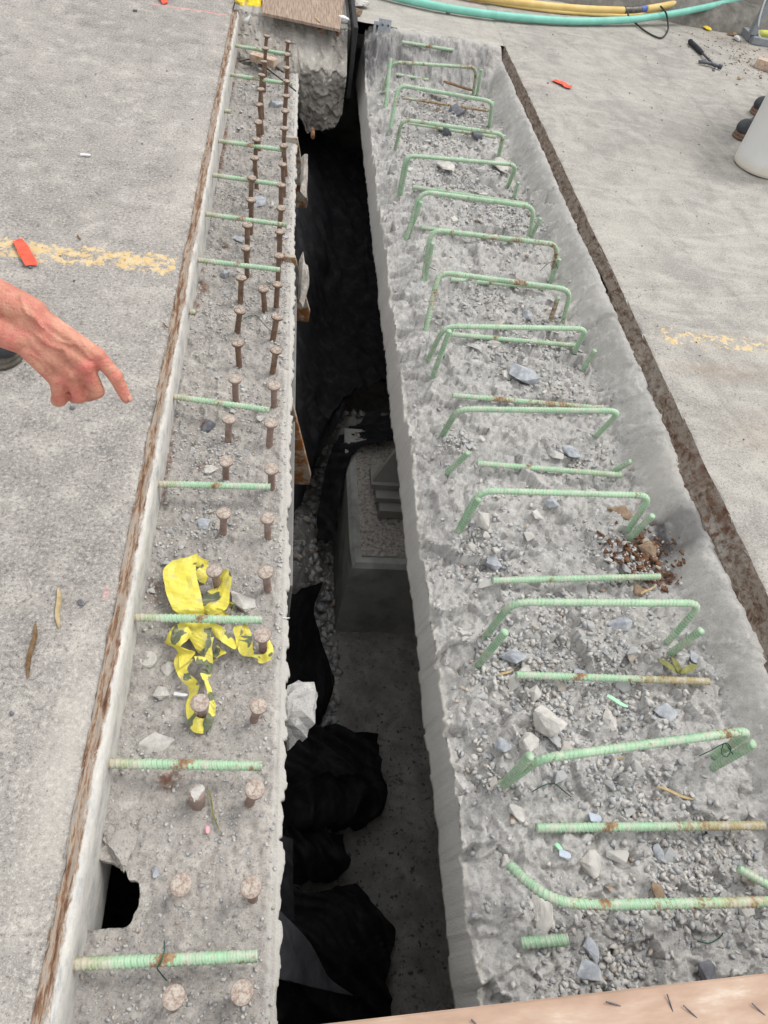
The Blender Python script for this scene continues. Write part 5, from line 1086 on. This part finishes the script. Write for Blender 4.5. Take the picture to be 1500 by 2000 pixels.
# yellow bag and the plastic strip at the far left corner
v2, f2 = rock(811, 4, (.09, .08, .045), 9, .03); p = at(486, 6, .0); v2 = v2 + .012 * np.stack([fbm(v2[:, 0], v2[:, 1], 40, 3, 5)] * 3, 1)
tag(obj('plastic_bag', v2 + p, f2, MAT_YELLOWBAG, base=tuple(p), smooth=True), 'crumpled yellow plastic bag at the far left corner of the joint', 'bag')
pp = [((494, 22, -.0), (488, 26, -.0)), ((486, 40, -.03), (476, 40, -.03)), ((488, 56, -.08), (477, 58, -.08)), ((494, 66, -.12), (484, 72, -.13)), ((505, 74, -.15), (498, 80, -.16)), ((514, 78, -.16), (508, 82, -.165))]
v, f = ribbon([(at(*a), at(*b)) for a, b in pp], .001, 5, 6, .004, 3); tag(obj('plastic_strip', v, f, MAT_CLEAR, base=tuple(at(488, 40, -.05)), smooth=True), 'cloudy white plastic strip dangling below the yellow bag', 'plastic strip')
p_ = spline([zs_at(x, y, z_left, .035 + .01 * (i % 2)) for i, (x, y) in enumerate([(468, 120), (490, 116), (510, 126), (540, 148), (578, 178)])], 8); v, f = tube(p_, .004, 8); tag(obj('cable', v, f, MAT_BLACK, base=tuple(p_[0]), smooth=True), 'thin black cable lying among the far studs beside the wooden block', 'cable')
# small wooden block by the far studs
c = zs_at(515, 116, z_left, .062); vv, ff = box(-.075, .075, -.03, .03, -.018, .018, .002); vv = vv @ rotz(-.35).T + c
tag(obj('wood_block', vv, ff, MAT_BRICK, base=tuple(c)), 'pale wooden block with a reddish side lying among the far studs', 'wood block')

# ------------------------------------------------------------------ hoses, cable, hammer, frame
def hose(pts, r, m, name, label, parent=None):
    p = spline([at(*q) for q in pts], 14); v, f = tube(p, r, 14)
    if parent is not None: return obj(name, v, f, m, parent, smooth=True)
    return tag(obj(name, v, f, m, base=tuple(p[0]), smooth=True), label, 'hose', 'hoses along the barrier')
hose([(700, -28, .03), (780, -4, .03), (880, 17, .03), (1000, 33, .03), (1110, 41, .03), (1200, 40, .035), (1260, 35, .05), (1350, 20, .10), (1440, -2, .17), (1540, -40, .28)], .024, MAT_TEAL, 'air_hose', 'thick teal hose sagging across the top of the right deck')
yh = thing('air_hose', 'yellow hose with a metal coupling and blue tape behind the teal hose', 'hose', at(1230, 22, .03), 'hoses along the barrier')
hose([(820, -40, .035), (900, -14, .035), (980, 0, .035), (1060, 11, .035), (1140, 18, .035), (1222, 21, .04)], .026, MAT_YHOSE, 'hose_length', '', yh)
hose([(1262, 18, .06), (1310, 9, .09), (1380, -8, .14), (1480, -36, .22)], .026, MAT_YHOSE, 'hose_length', '', yh)
hose([(1218, 21, .04), (1236, 20.5, .045), (1250, 19, .05)], .029, MAT_BRASS, 'coupling', '', yh)
hose([(1248, 19, .05), (1264, 17.5, .06)], .0255, MAT_BLUE, 'tape_band', '', yh)
hose([(900, -6, .012), (980, 8, .012), (1080, 22, .012), (1180, 29, .012), (1230, 30, .02), (1300, 20, .05), (1400, -2, .1)], .012, MAT_YHOSE, 'air_hose', 'thin yellow line between the two thick hoses')
p = spline([at(*q) for q in [(1226, 22, .07), (1228, 32, .06), (1240, 44, .02), (1262, 62, .008), (1290, 74, .008), (1304, 60, .01), (1304, 40, .05), (1300, 24, .10), (1290, 12, .12)]], 10); v, f = tube(p, .0065, 8)
tag(obj('cable_loop', v, f, MAT_WIRE, base=tuple(p[0]), smooth=True), 'dark cable loop hanging from the hoses onto the right deck', 'cable')
hm = thing('claw_hammer', 'claw hammer with a black grip lying on the right deck', 'hammer', at(1375, 105, 0))
a, b, c = at(1347, 80, .018), at(1372, 104, .018), at(1392, 124, .02)
gp, _ = resample([a, b], .006); v, f = tube(gp, np.interp(np.linspace(0, 1, len(gp)), [0, .06, .15, .8, 1], [.014, .019, .0165, .0175, .013]), 14); obj('grip', v, f, MAT_GRIP, hm, smooth=True)
gp, _ = resample([b, c], .006); v, f = tube(gp, .008, 10); obj('shaft', v, f, MAT_HAMMER, hm, smooth=True)
h0, h1 = at(1410, 131, .02), at(1396, 127, .02); dn = (h0 - h1) / np.linalg.norm(h0 - h1); h1 = h0 - dn * .055
gp, _ = resample([h1, h0], .003); v, f = tube(gp, np.interp(np.linspace(0, 1, len(gp)), [0, .3, .45, .6, 1], [.014, .013, .010, .017, .0165]), 14); obj('poll', v, f, MAT_HAMMER, hm, smooth=True)
for s_ in (-1, 1):
    q = spline([h1 + dn * .01, h1 - dn * .03 + [0, 0, .002], h1 - dn * .075 + np.array([-dn[1], dn[0], 0]) * .012 * s_, h1 - dn * .115 + np.array([-dn[1], dn[0], 0]) * .020 * s_ + [0, 0, -.008]], 6)
    v, f = tube(q, np.linspace(.013, .006, len(q)), 8); obj('claw', v, f, MAT_HAMMER, hm, smooth=True)
fr = thing('tube_frame', 'grey square tube stand with a white cord at the top right corner', 'stand', at(1462, 86, 0))
c0 = at(1464, 84, 0)
for nm, q0, q1 in (('base_rail', (0, 0, .025), (.9, -.02, .025)), ('base_rail', (.02, .03, .025), (.05, .6, .025)), ('post', (.0, .03, .052), (.03, .06, .95)), ('post', (.85, .0, .052), (.85, .0, .95))):
    vv, ff = bar_box(c0 + np.array(q0), c0 + np.array(q1), .05, .05, .004); obj(nm, vv, ff, MAT_TUBE, fr)
p = spline([c0 + np.array(q) for q in [(.03, -.03, .75), (-.05, -.05, .55), (-.07, -.03, .36), (-.03, -.01, .18), (.06, .04, .06), (.12, .06, .03)]], 10); v, f = tube(p, .007, 8); obj('cord', v, f, MAT_WHITE, fr, smooth=True)
v2, f2 = rock(821, 3, (.09, .06, .04), 9, .04); p = c0 + [.16, .10, .05]; tag(obj('lime_wrap', v2 + p, f2, MAT_LIME, base=tuple(p), smooth=True), 'lime green plastic wrap inside the tube stand corner', 'wrap')
c = at(1500, 128, .03); vv, ff = box(-.09, .09, -.04, .04, -.03, .03, .003); vv = vv @ rotz(-.5).T + c
tag(obj('wood_block', vv, ff, MAT_BRICK, base=tuple(c)), 'pale timber block below the tube stand at the picture edge', 'wood block')
for px, py, s, m, lab in [(1438, 79, .045, MAT_PAPER, 'white stone beside the foot of the tube stand'), (1380, 58, .04, MAT_YELLOWBAG, 'small yellow and brown scrap before the barrier'), (1430, 70, .05, MAT_BROWNROCK, 'brown crumpled leaf heap by the barrier foot'), (1443, 155, .02, MAT_WOOD_PALE, 'small pale chip on the dirty deck below the hammer'), (1393, 138, .018, MAT_DARKROCK, 'dark pebble right below the hammer head')]:
    tag(put_stone('scrap', px, py, s, 830 + py, m, None, lambda x, y: 0 * x, .45, 2, .2), lab, 'scrap')

# white bucket
bl = at(1432, 312); R_ = .150
bc = np.array([bl[0] + R_ * .93, bl[1] - R_ * .36, 0.002])
bk = thing('bucket', 'white plastic bucket standing on the right deck at the picture edge', 'bucket', tuple(bc))
prf = [(.0, .012), (R_ - .012, .012), (R_ - .008, .0), (R_ - .002, .004), (R_, .02), (R_ + .010, .34), (R_ + .016, .345), (R_ + .016, .365), (R_ + .010, .37), (R_ + .006, .365), (R_ - .004, .03), (0, .03)]
v, f = lathe(prf, 48, bc); obj('pail', v, f, MAT_BUCKET, bk, smooth=True)

# ------------------------------------------------------------------ people
def capsule(p, r0, q, r1, sides=14):
    p, q = np.asarray(p, float), np.asarray(q, float); d = q - p; L = np.linalg.norm(d) + 1e-9; a, u, d = frame_from(d)
    rings = [(-math.cos(t) * r0, math.sin(t) * r0) for t in np.linspace(.12, math.pi / 2, 5)] + [(L + math.sin(t) * r1, math.cos(t) * r1) for t in np.linspace(0, math.pi / 2 - .12, 5)]
    th = np.arange(sides) / sides * 2 * np.pi; V = np.concatenate([p + d * h + r * (np.cos(th)[:, None] * a + np.sin(th)[:, None] * u) for h, r in rings])
    n = len(rings); F = [(i * sides + j, i * sides + (j + 1) % sides, (i + 1) * sides + (j + 1) % sides, (i + 1) * sides + j) for i in range(n - 1) for j in range(sides)]
    return V, F + [tuple(range(sides))[::-1], tuple(range((n - 1) * sides, n * sides))]
def ellipsoid(c, r, R=None):
    v, f = ICO[3]; v = v * np.asarray(r)
    if R is not None: v = v @ R.T
    return v + np.asarray(c), f
def fuse(name, shapes, voxel, smooth, m, parent, fac=.5):
    """one continuous skin round overlapping limbs"""
    v, f = merge(shapes); me = raw(name, v - np.array(parent.location), f)
    o = link(name, me, parent); a = o.modifiers.new('r', 'REMESH'); a.mode = 'VOXEL'; a.voxel_size = voxel; a.use_smooth_shade = True
    b = o.modifiers.new('s', 'SMOOTH'); b.iterations = smooth; b.factor = fac
    dg = bpy.context.evaluated_depsgraph_get(); dg.update(); me2 = bpy.data.meshes.new_from_object(o.evaluated_get(dg)); o.modifiers.clear(); o.data = me2; me2.name = name
    me2.materials.clear(); me2.materials.append(m); bpy.data.meshes.remove(me); return o
def limb(pts, rs): return [capsule(a, ra, b, rb) for (a, b), (ra, rb) in zip(zip(pts, pts[1:]), zip(rs, rs[1:]))]
def hand(W, K, I, curl, palm_side, veins=True):
    """W wrist pair (radial, ulnar), K four knuckles index..little, I index joints, curl joints of the other three, all in metres"""
    s = []; pal = np.asarray(palm_side, float)
    wr, wu = W
    s += [capsule(wr, .021, wu, .020)]
    for t, k in zip((0, .33, .66, 1), K):
        w = wr * (1 - t) + wu * t; s += [capsule(w, .0185, k, .0125), capsule(w + pal * .010, .0185, k + pal * .011, .0125)]
    for a, b in zip(K, K[1:]): s += [capsule(a, .0115, b, .0115), capsule(a + pal * .012, .012, b + pal * .012, .012)]
    s += limb([K[0]] + I, [.0125, .0112, .0102, .0088])
    s += [ellipsoid(I[0], (.0122,) * 3), ellipsoid(K[0] - pal * .002, (.0135,) * 3), ellipsoid(K[1] - pal * .003, (.0135,) * 3), ellipsoid(K[2] - pal * .002, (.0125,) * 3), ellipsoid(K[3] - pal * .001, (.0115,) * 3)]
    for k, c in zip(K[1:], curl): s += limb([k] + c, [.0128, .0118, .0108, .0095])
    return s
def boot(toe, heel, m_sole, parent, label=None):
    toe, heel = np.asarray(toe, float), np.asarray(heel, float); d = (toe - heel) / np.linalg.norm(toe - heel); n = np.array([-d[1], d[0], 0]); up = np.array([0, 0, 1.0])
    L = np.linalg.norm(toe - heel); f_ = lambda t, s_, z: heel + d * L * t + n * s_ + up * z
    sh = [ellipsoid(f_(.84, 0, .062), (.058, .052, .046), np.stack([d, n, up], 1)), capsule(f_(.12, 0, .075), .044, f_(.75, 0, .062), .047), capsule(f_(.15, 0, .085), .045, f_(.22, 0, .26), .058), capsule(f_(.7, 0, .07), .046, f_(.25, 0, .17), .052)]
    o = fuse('boot', sh, .005, 6, MAT_BOOT, parent); 
    if label: o['label'] = label
    ring = [(.02, .034), (.0, 0), (.02, -.034), (.2, -.042), (.45, -.040), (.7, -.053), (.88, -.050), (.97, -.030), (1.0, 0), (.97, .030), (.88, .050), (.7, .053), (.45, .040), (.2, .042)]
    ring = spline([f_(t, s_ * 1.08, 0) for t, s_ in ring + ring[:1]], 4)[:-1]; nr = len(ring); c = ring.mean(0)
    lev = [(1.0, .001), (1.02, .006), (1.02, .014), (.985, .017), (.985, .020), (1.01, .023), (1.0, .034), (.95, .038)]
    V = np.concatenate([c + (ring - c) * s_ + up * z for s_, z in lev]); F = [(i * nr + j, i * nr + (j + 1) % nr, (i + 1) * nr + (j + 1) % nr, (i + 1) * nr + j) for i in range(len(lev) - 1) for j in range(nr)] + [tuple(range(nr))[::-1], tuple(range((len(lev) - 1) * nr, len(lev) * nr))]
    so = link('sole', raw('sole', V - np.array(parent.location), F, m_sole, True), o)
    return f_(.2, 0, .2)
def face_parts(c, fwd, up):
    side = np.cross(up, fwd); R = np.stack([fwd, side, up], 1); P_ = lambda x, y, z: c + fwd * x + side * y + up * z
    s = [ellipsoid(c + up * .02 - fwd * .012, (.098, .078, .105), R), ellipsoid(P_(.035, 0, -.055), (.060, .055, .062), R), capsule(P_(.088, 0, .012), .010, P_(.108, 0, -.025), .015), ellipsoid(P_(.078, 0, -.075), (.022, .030, .014), R), ellipsoid(P_(.070, 0, -.10), (.025, .03, .02), R), capsule(P_(.080, -.045, .030), .011, P_(.080, .045, .030), .011)]
    for e in (-1, 1): s += [ellipsoid(P_(-.005, .078 * e, -.01), (.022, .010, .034), R), ellipsoid(P_(.055, .042 * e, -.03), (.03, .026, .03), R)]
    return s, P_, R, side
def hat(c, fwd, up, parent, m=MAT_HAT):
    side = np.cross(up, fwd); rings = [(1.28, .035), (1.26, .040), (1.06, .046), (1.05, .075), (.98, .115), (.80, .15), (.5, .172), (.2, .18), (.02, .181)]; th = np.arange(28) / 28 * 2 * np.pi
    V = np.concatenate([c + up * z + fwd * (np.cos(th) * s_ * .118 + (.02 if s_ > 1.2 else 0))[:, None] + side * (np.sin(th) * s_ * .098)[:, None] for s_, z in rings]); n = len(rings)
    F = [(i * 28 + j, i * 28 + (j + 1) % 28, (i + 1) * 28 + (j + 1) % 28, (i + 1) * 28 + j) for i in range(n - 1) for j in range(28)]
    link('hard_hat', raw('hard_hat', V - np.array(parent.location), F, m, True), parent)

# the worker on the left: bends forward and points down with the right hand
p1 = thing('person', 'bare armed worker reaching in over the left deck and pointing at the joint', 'person', tuple(at(-60, 700)))
K = [deep(189, 693, 1.045), deep(167, 716, 1.043), deep(141, 733, 1.048), deep(113, 744, 1.056)]
Wr, Wu = deep(62, 612, 1.020), deep(38, 660, 1.026)
I = [deep(225, 734, 1.065), deep(238, 760, 1.082), deep(246, 777, 1.092)]
curl = [[deep(190, 764, 1.072), deep(172, 772, 1.098), deep(152, 752, 1.105)], [deep(156, 774, 1.076), deep(146, 776, 1.102), deep(136, 752, 1.105)], [deep(117, 780, 1.078), deep(112, 782, 1.098), deep(116, 758, 1.102)]]
pal = (deep(150, 700, 1.1) - deep(150, 700, 1.0)); pal /= np.linalg.norm(pal)
hs = hand((Wr, Wu), K, I, curl, pal)
hs += limb([deep(80, 640, 1.05), deep(135, 690, 1.083), deep(168, 735, 1.10), deep(183, 762, 1.102)], [.018, .0145, .0125, .0105])      # thumb folded under the palm
for pts in ([(62, 612), (85, 640), (103, 655), (118, 668), (140, 672)], [(75, 655), (95, 672), (112, 680), (126, 684), (134, 700)], [(40, 580), (50, 610), (70, 625), (85, 640)], [(112, 680), (120, 668)], [(60, 690), (80, 702), (100, 728)], [(150, 672), (168, 690), (178, 700)]):
    q = [deep(x, y, 1.0) for x, y in pts]; 
    hs += [('vein', pts)]
veins = [h[1] for h in hs if h[0] is 'vein' or (isinstance(h[0], str))] if True else []
hs = [h for h in hs if not isinstance(h[0], str)]
EL = deep(-235, 470, .985); ELw = deep(-250, 540, .99)
arm = [capsule(Wr, .0245, EL, .036), capsule(Wu, .0235, ELw, .038), capsule(deep(-70, 575, 1.01), .036, deep(-180, 520, .99), .046)]
sh_r = np.array([-.86, 1.02, 1.16])
arm += limb([(EL + ELw) / 2, (EL + ELw) / 2 * .5 + sh_r * .5, sh_r], [.042, .050, .058])
body = []
neck = np.array([-1.06, 1.22, 1.27]); sh_l = np.array([-1.12, 1.44, 1.22]); hip = np.array([-1.42, 1.60, 1.00]); chest = np.array([-1.12, 1.30, 1.16])
head = np.array([-.97, 1.06, 1.38]); up_h = np.array([.30, -.30, .9]); up_h /= np.linalg.norm(up_h); fwd_h = np.array([.62, -.62, -.42]); fwd_h -= up_h * (fwd_h @ up_h); fwd_h /= np.linalg.norm(fwd_h)
fp, P_, Rh, side_h = face_parts(head, fwd_h, up_h); body += fp
body += [capsule(head - up_h * .05 - fwd_h * .02, .06, neck, .066), capsule(neck, .07, chest, .12), capsule(chest, .135, hip, .125), capsule(sh_r, .06, chest, .10), capsule(sh_l, .06, chest, .10)]
toe1 = at(50, 716); toe1 = np.array([toe1[0] - .02, toe1[1] + .01, 0]); hd1 = toe1 + np.array([-.27, .11, 0])
toe2 = toe1 + np.array([-.34, .16, 0]); hd2 = toe2 + np.array([-.28, .06, 0])
an1, an2 = hd1 + [.06, -.02, .2], hd2 + [.06, -.01, .2]
kn1 = (hip + an1) / 2 + np.array([.10, -.06, .0]); kn2 = (hip + an2) / 2 + np.array([.10, -.02, .0])
hipr, hipl = hip + [-.02, -.10, 0], hip + [.02, .12, 0]
for h_, k_, a_ in ((hipr, kn1, an1), (hipl, kn2, an2)): body += limb([h_, k_, a_ - [0, 0, .1]], [.085, .056, .04])
la = limb([sh_l, np.array([-.93, 1.66, 1.0]), kn2 + [.02, 0, .10]], [.055, .045, .032]); body += la
lh = kn2 + np.array([.06, -.01, .08]); body += [ellipsoid(lh, (.045, .04, .018))] + [capsule(lh + [.02, .02 * j, 0], .010, lh + [.08, .022 * j - .005, -.035], .008) for j in (-1.3, -.45, .4, 1.2)] + [capsule(lh + [-.01, -.03, 0], .012, lh + [.04, -.065, -.02], .009)]
bo = fuse('body', hs + arm + body, .0026, 5, MAT_SKIN, p1, .5)
# veins, tendons and knuckle wrinkles pushed up from the skin itself
me = bo.data; co = np.zeros(len(me.vertices) * 3, np.float32); me.vertices.foreach_get('co', co); co = co.reshape(-1, 3) + np.array(p1.location)
no = np.zeros(len(me.vertices) * 3, np.float32); me.vertices.foreach_get('normal', no); no = no.reshape(-1, 3)
near = np.linalg.norm(co - K[1], axis=1) < .30
rel = co[near] - [0, 0, CAM_H]; cr = np.stack([rel[:, 0] * EX[i] + rel[:, 1] * EY[i] - rel[:, 2] * ED[i] for i in range(3)], 1)
sx, sy = 750 + FPX * cr[:, 0] / cr[:, 2], 1000 + FPX * cr[:, 1] / cr[:, 2]; lit = (no[near] @ (-pal)) > .25
disp = np.zeros(near.sum())
def dseg(ax_, ay_, bx_, by_):
    t = np.clip(((sx - ax_) * (bx_ - ax_) + (sy - ay_) * (by_ - ay_)) / ((bx_ - ax_) ** 2 + (by_ - ay_) ** 2), 0, 1); return np.hypot(sx - ax_ - t * (bx_ - ax_), sy - ay_ - t * (by_ - ay_))
for pts in veins:
    d = np.min([dseg(*a, *b) for a, b in zip(pts, pts[1:])], axis=0); disp += .0030 * np.exp(-(d / 3.2) ** 2) * lit
for k_, w_ in zip([(189, 693), (167, 716), (141, 733), (113, 744)], [(75, 622), (70, 635), (62, 645), (55, 655)]):
    disp += .0012 * np.exp(-(dseg(*w_, *k_) / 5.0) ** 2) * lit
for c_ in [(226, 732), (229, 738), (222, 728), (240, 762)]:
    disp -= .0009 * np.exp(-(np.abs((sx - c_[0]) * .62 + (sy - c_[1]) * .78) / 1.6) ** 2) * np.exp(-(np.hypot(sx - c_[0], sy - c_[1]) / 10) ** 2)
disp += .0007 * fbm(sx, sy, .12, 3, 3) * lit
co[near] += no[near] * disp[:, None]; me.vertices.foreach_set('co', (co - np.array(p1.location)).astype(np.float32).ravel()); me.update()
fl = np.zeros(len(co)); ff_ = np.zeros(near.sum())
for x_, y_, r_ in [(185, 705, 16), (240, 765, 22), (150, 770, 22), (120, 745, 14), (165, 720, 14), (10, 680, 25), (225, 735, 12)]: ff_ += .8 * np.exp(-(np.hypot(sx - x_, sy - y_) / r_) ** 2)
fl[near] = np.clip(ff_, 0, 1); attr(me, 'flush', fl)
nc = deep(249.5, 774, 1.083); dn_ = I[2] - I[1]; dn_ /= np.linalg.norm(dn_); sd_ = np.cross(dn_, -pal); sd_ /= np.linalg.norm(sd_); un_ = np.cross(sd_, dn_)
v2, f2 = ICO[2]; v2 = v2 * [.0065, .0052, .0018]; tilt = .9; b2 = sd_ * math.cos(tilt) - un_ * math.sin(tilt) * -1; 
nail_n = (-pal * .55 + np.array(EX[0:1].tolist() + [0, 0]) * 0 + (deep(300, 760, 1.09) - deep(250, 774, 1.09)) / np.linalg.norm(deep(300, 760, 1.09) - deep(250, 774, 1.09)) * .8); nail_n -= dn_ * (nail_n @ dn_); nail_n /= np.linalg.norm(nail_n); sd2 = np.cross(nail_n, dn_)
obj('fingernail', (I[2] + nail_n * .0078) + v2[:, :1] * dn_ + v2[:, 1:2] * sd2 + v2[:, 2:3] * nail_n, f2, MAT_NAIL, p1, smooth=True)
fuse('shirt', [capsule(neck - [.02, -.02, .02], .085, chest, .142), capsule(chest, .150, hip + [0, 0, .03], .140), capsule(sh_r, .075, chest, .115), capsule(sh_l, .075, chest, .115), capsule(sh_r, .074, sh_r * .62 + (EL + ELw) / 2 * .38, .066), capsule(sh_l, .074, sh_l * .6 + np.array([-.93, 1.66, 1.0]) * .4, .066)], .011, 6, MAT_SHIRT, p1)
fuse('trousers', [capsule(hip + [.06, -.04, .04], .138, hip, .142)] + [c_ for h_, k_, a_ in ((hipr, kn1, an1), (hipl, kn2, an2)) for c_ in limb([h_, k_, a_ - [0, 0, .10]], [.105, .082, .072])], .011, 6, MAT_JEANS, p1)
boot(toe1, hd1, MAT_SOLE, p1); boot(toe2, hd2, MAT_SOLE, p1)
hat(head + up_h * .02, fwd_h, up_h, p1)
for e in (-1, 1): 
    v2, f2 = ellipsoid(P_(.078, .033 * e, .008), (.012, .013, .010)); obj('eye', v2, f2, MAT_WHITE, p1, smooth=True)

# the person on the right, standing behind the bucket
tA = at(1429, 268); tB = at(1462, 224)
p2 = thing('person', 'person in worn dark boots standing behind the white bucket', 'person', (tA[0] + .25, tA[1] + .2, 0))
tA = np.array([tA[0] + .015, tA[1], 0]); tB = np.array([tB[0] + .03, tB[1] + .02, 0]); dA = np.array([.295, .055, 0]); hA, hB = tA + dA, tB + np.array([.29, .07, 0])
aA, aB = hA + [-.05, 0, .2], hB + [-.05, 0, .2]; hip2 = (hA + hB) / 2 + np.array([.02, 0, .98]); s2 = np.array([dA[1], -dA[0], 0]); s2 /= np.linalg.norm(s2)
body = []; h2 = hip2 + [.0, 0, .72]; f2_ = -dA / np.linalg.norm(dA)
fp, P2, _, _ = face_parts(h2 + [0, 0, .08], f2_, np.array([0, 0, 1.0])); body += fp
ch = hip2 + [0, 0, .38]; body += [capsule(h2, .058, ch + [0, 0, .14], .066), capsule(ch + s2 * .16 + [0, 0, .1], .06, ch, .11), capsule(ch - s2 * .16 + [0, 0, .1], .06, ch, .11), capsule(ch, .13, hip2, .125)]
for e, a_ in ((1, aA), (-1, aB)): body += limb([hip2 + s2 * .10 * e, (hip2 + a_) / 2 + s2 * .03 * e, a_ - [0, 0, .1]], [.085, .056, .04])
for e in (1, -1):
    s_ = ch + s2 * .19 * e + [0, 0, .10]; el = s_ + s2 * .06 * e + [.03, 0, -.30]; wr_ = el + f2_ * .10 + [0, 0, -.25]; body += limb([s_, el, wr_], [.055, .043, .030])
    hd_ = wr_ + [0, 0, -.06]; body += [ellipsoid(hd_, (.030, .040, .050))] + [capsule(hd_ + f2_ * .018 * j - [0, 0, .03], .009, hd_ + f2_ * (.018 * j + .012) - [0, 0, .095 - .006 * abs(j)], .0075) for j in (-1.4, -.5, .4, 1.3)] + [capsule(hd_ + f2_ * .02, .011, hd_ + f2_ * .055 - [0, 0, .03], .009)]
bo = fuse('body', body, .006, 5, MAT_SKIN, p2); attr(bo.data, 'flush', np.zeros(len(bo.data.vertices)))
fuse('shirt', [capsule(ch + [0, 0, .13], .085, ch, .14), capsule(ch, .145, hip2 - [0, 0, .02], .140)] + [q for e in (1, -1) for q in [capsule(ch + s2 * .16 * e + [0, 0, .1], .075, ch, .115), capsule(ch + s2 * .19 * e + [0, 0, .10], .072, ch + s2 * .22 * e + [.015, 0, -.06], .064)]], .011, 6, MAT_SHIRT, p2)
fuse('trousers', [capsule(hip2 + [0, 0, .06], .136, hip2 - [0, 0, .03], .14)] + [c_ for e, a_ in ((1, aA), (-1, aB)) for c_ in limb([hip2 + s2 * .10 * e, (hip2 + a_) / 2 + s2 * .03 * e, a_ - [0, 0, .10]], [.105, .085, .075])], .011, 6, MAT_JEANS, p2)
boot(tA, hA, MAT_SOLE_BROWN, p2); boot(tB, hB, MAT_SOLE_BROWN, p2); hat(h2 + [0, 0, .10], f2_, np.array([0, 0, 1.0]), p2)
for e in (-1, 1):
    v2, f2 = ellipsoid(P2(.078, .033 * e, .008), (.012, .013, .010)); obj('eye', v2, f2, MAT_WHITE, p2, smooth=True)
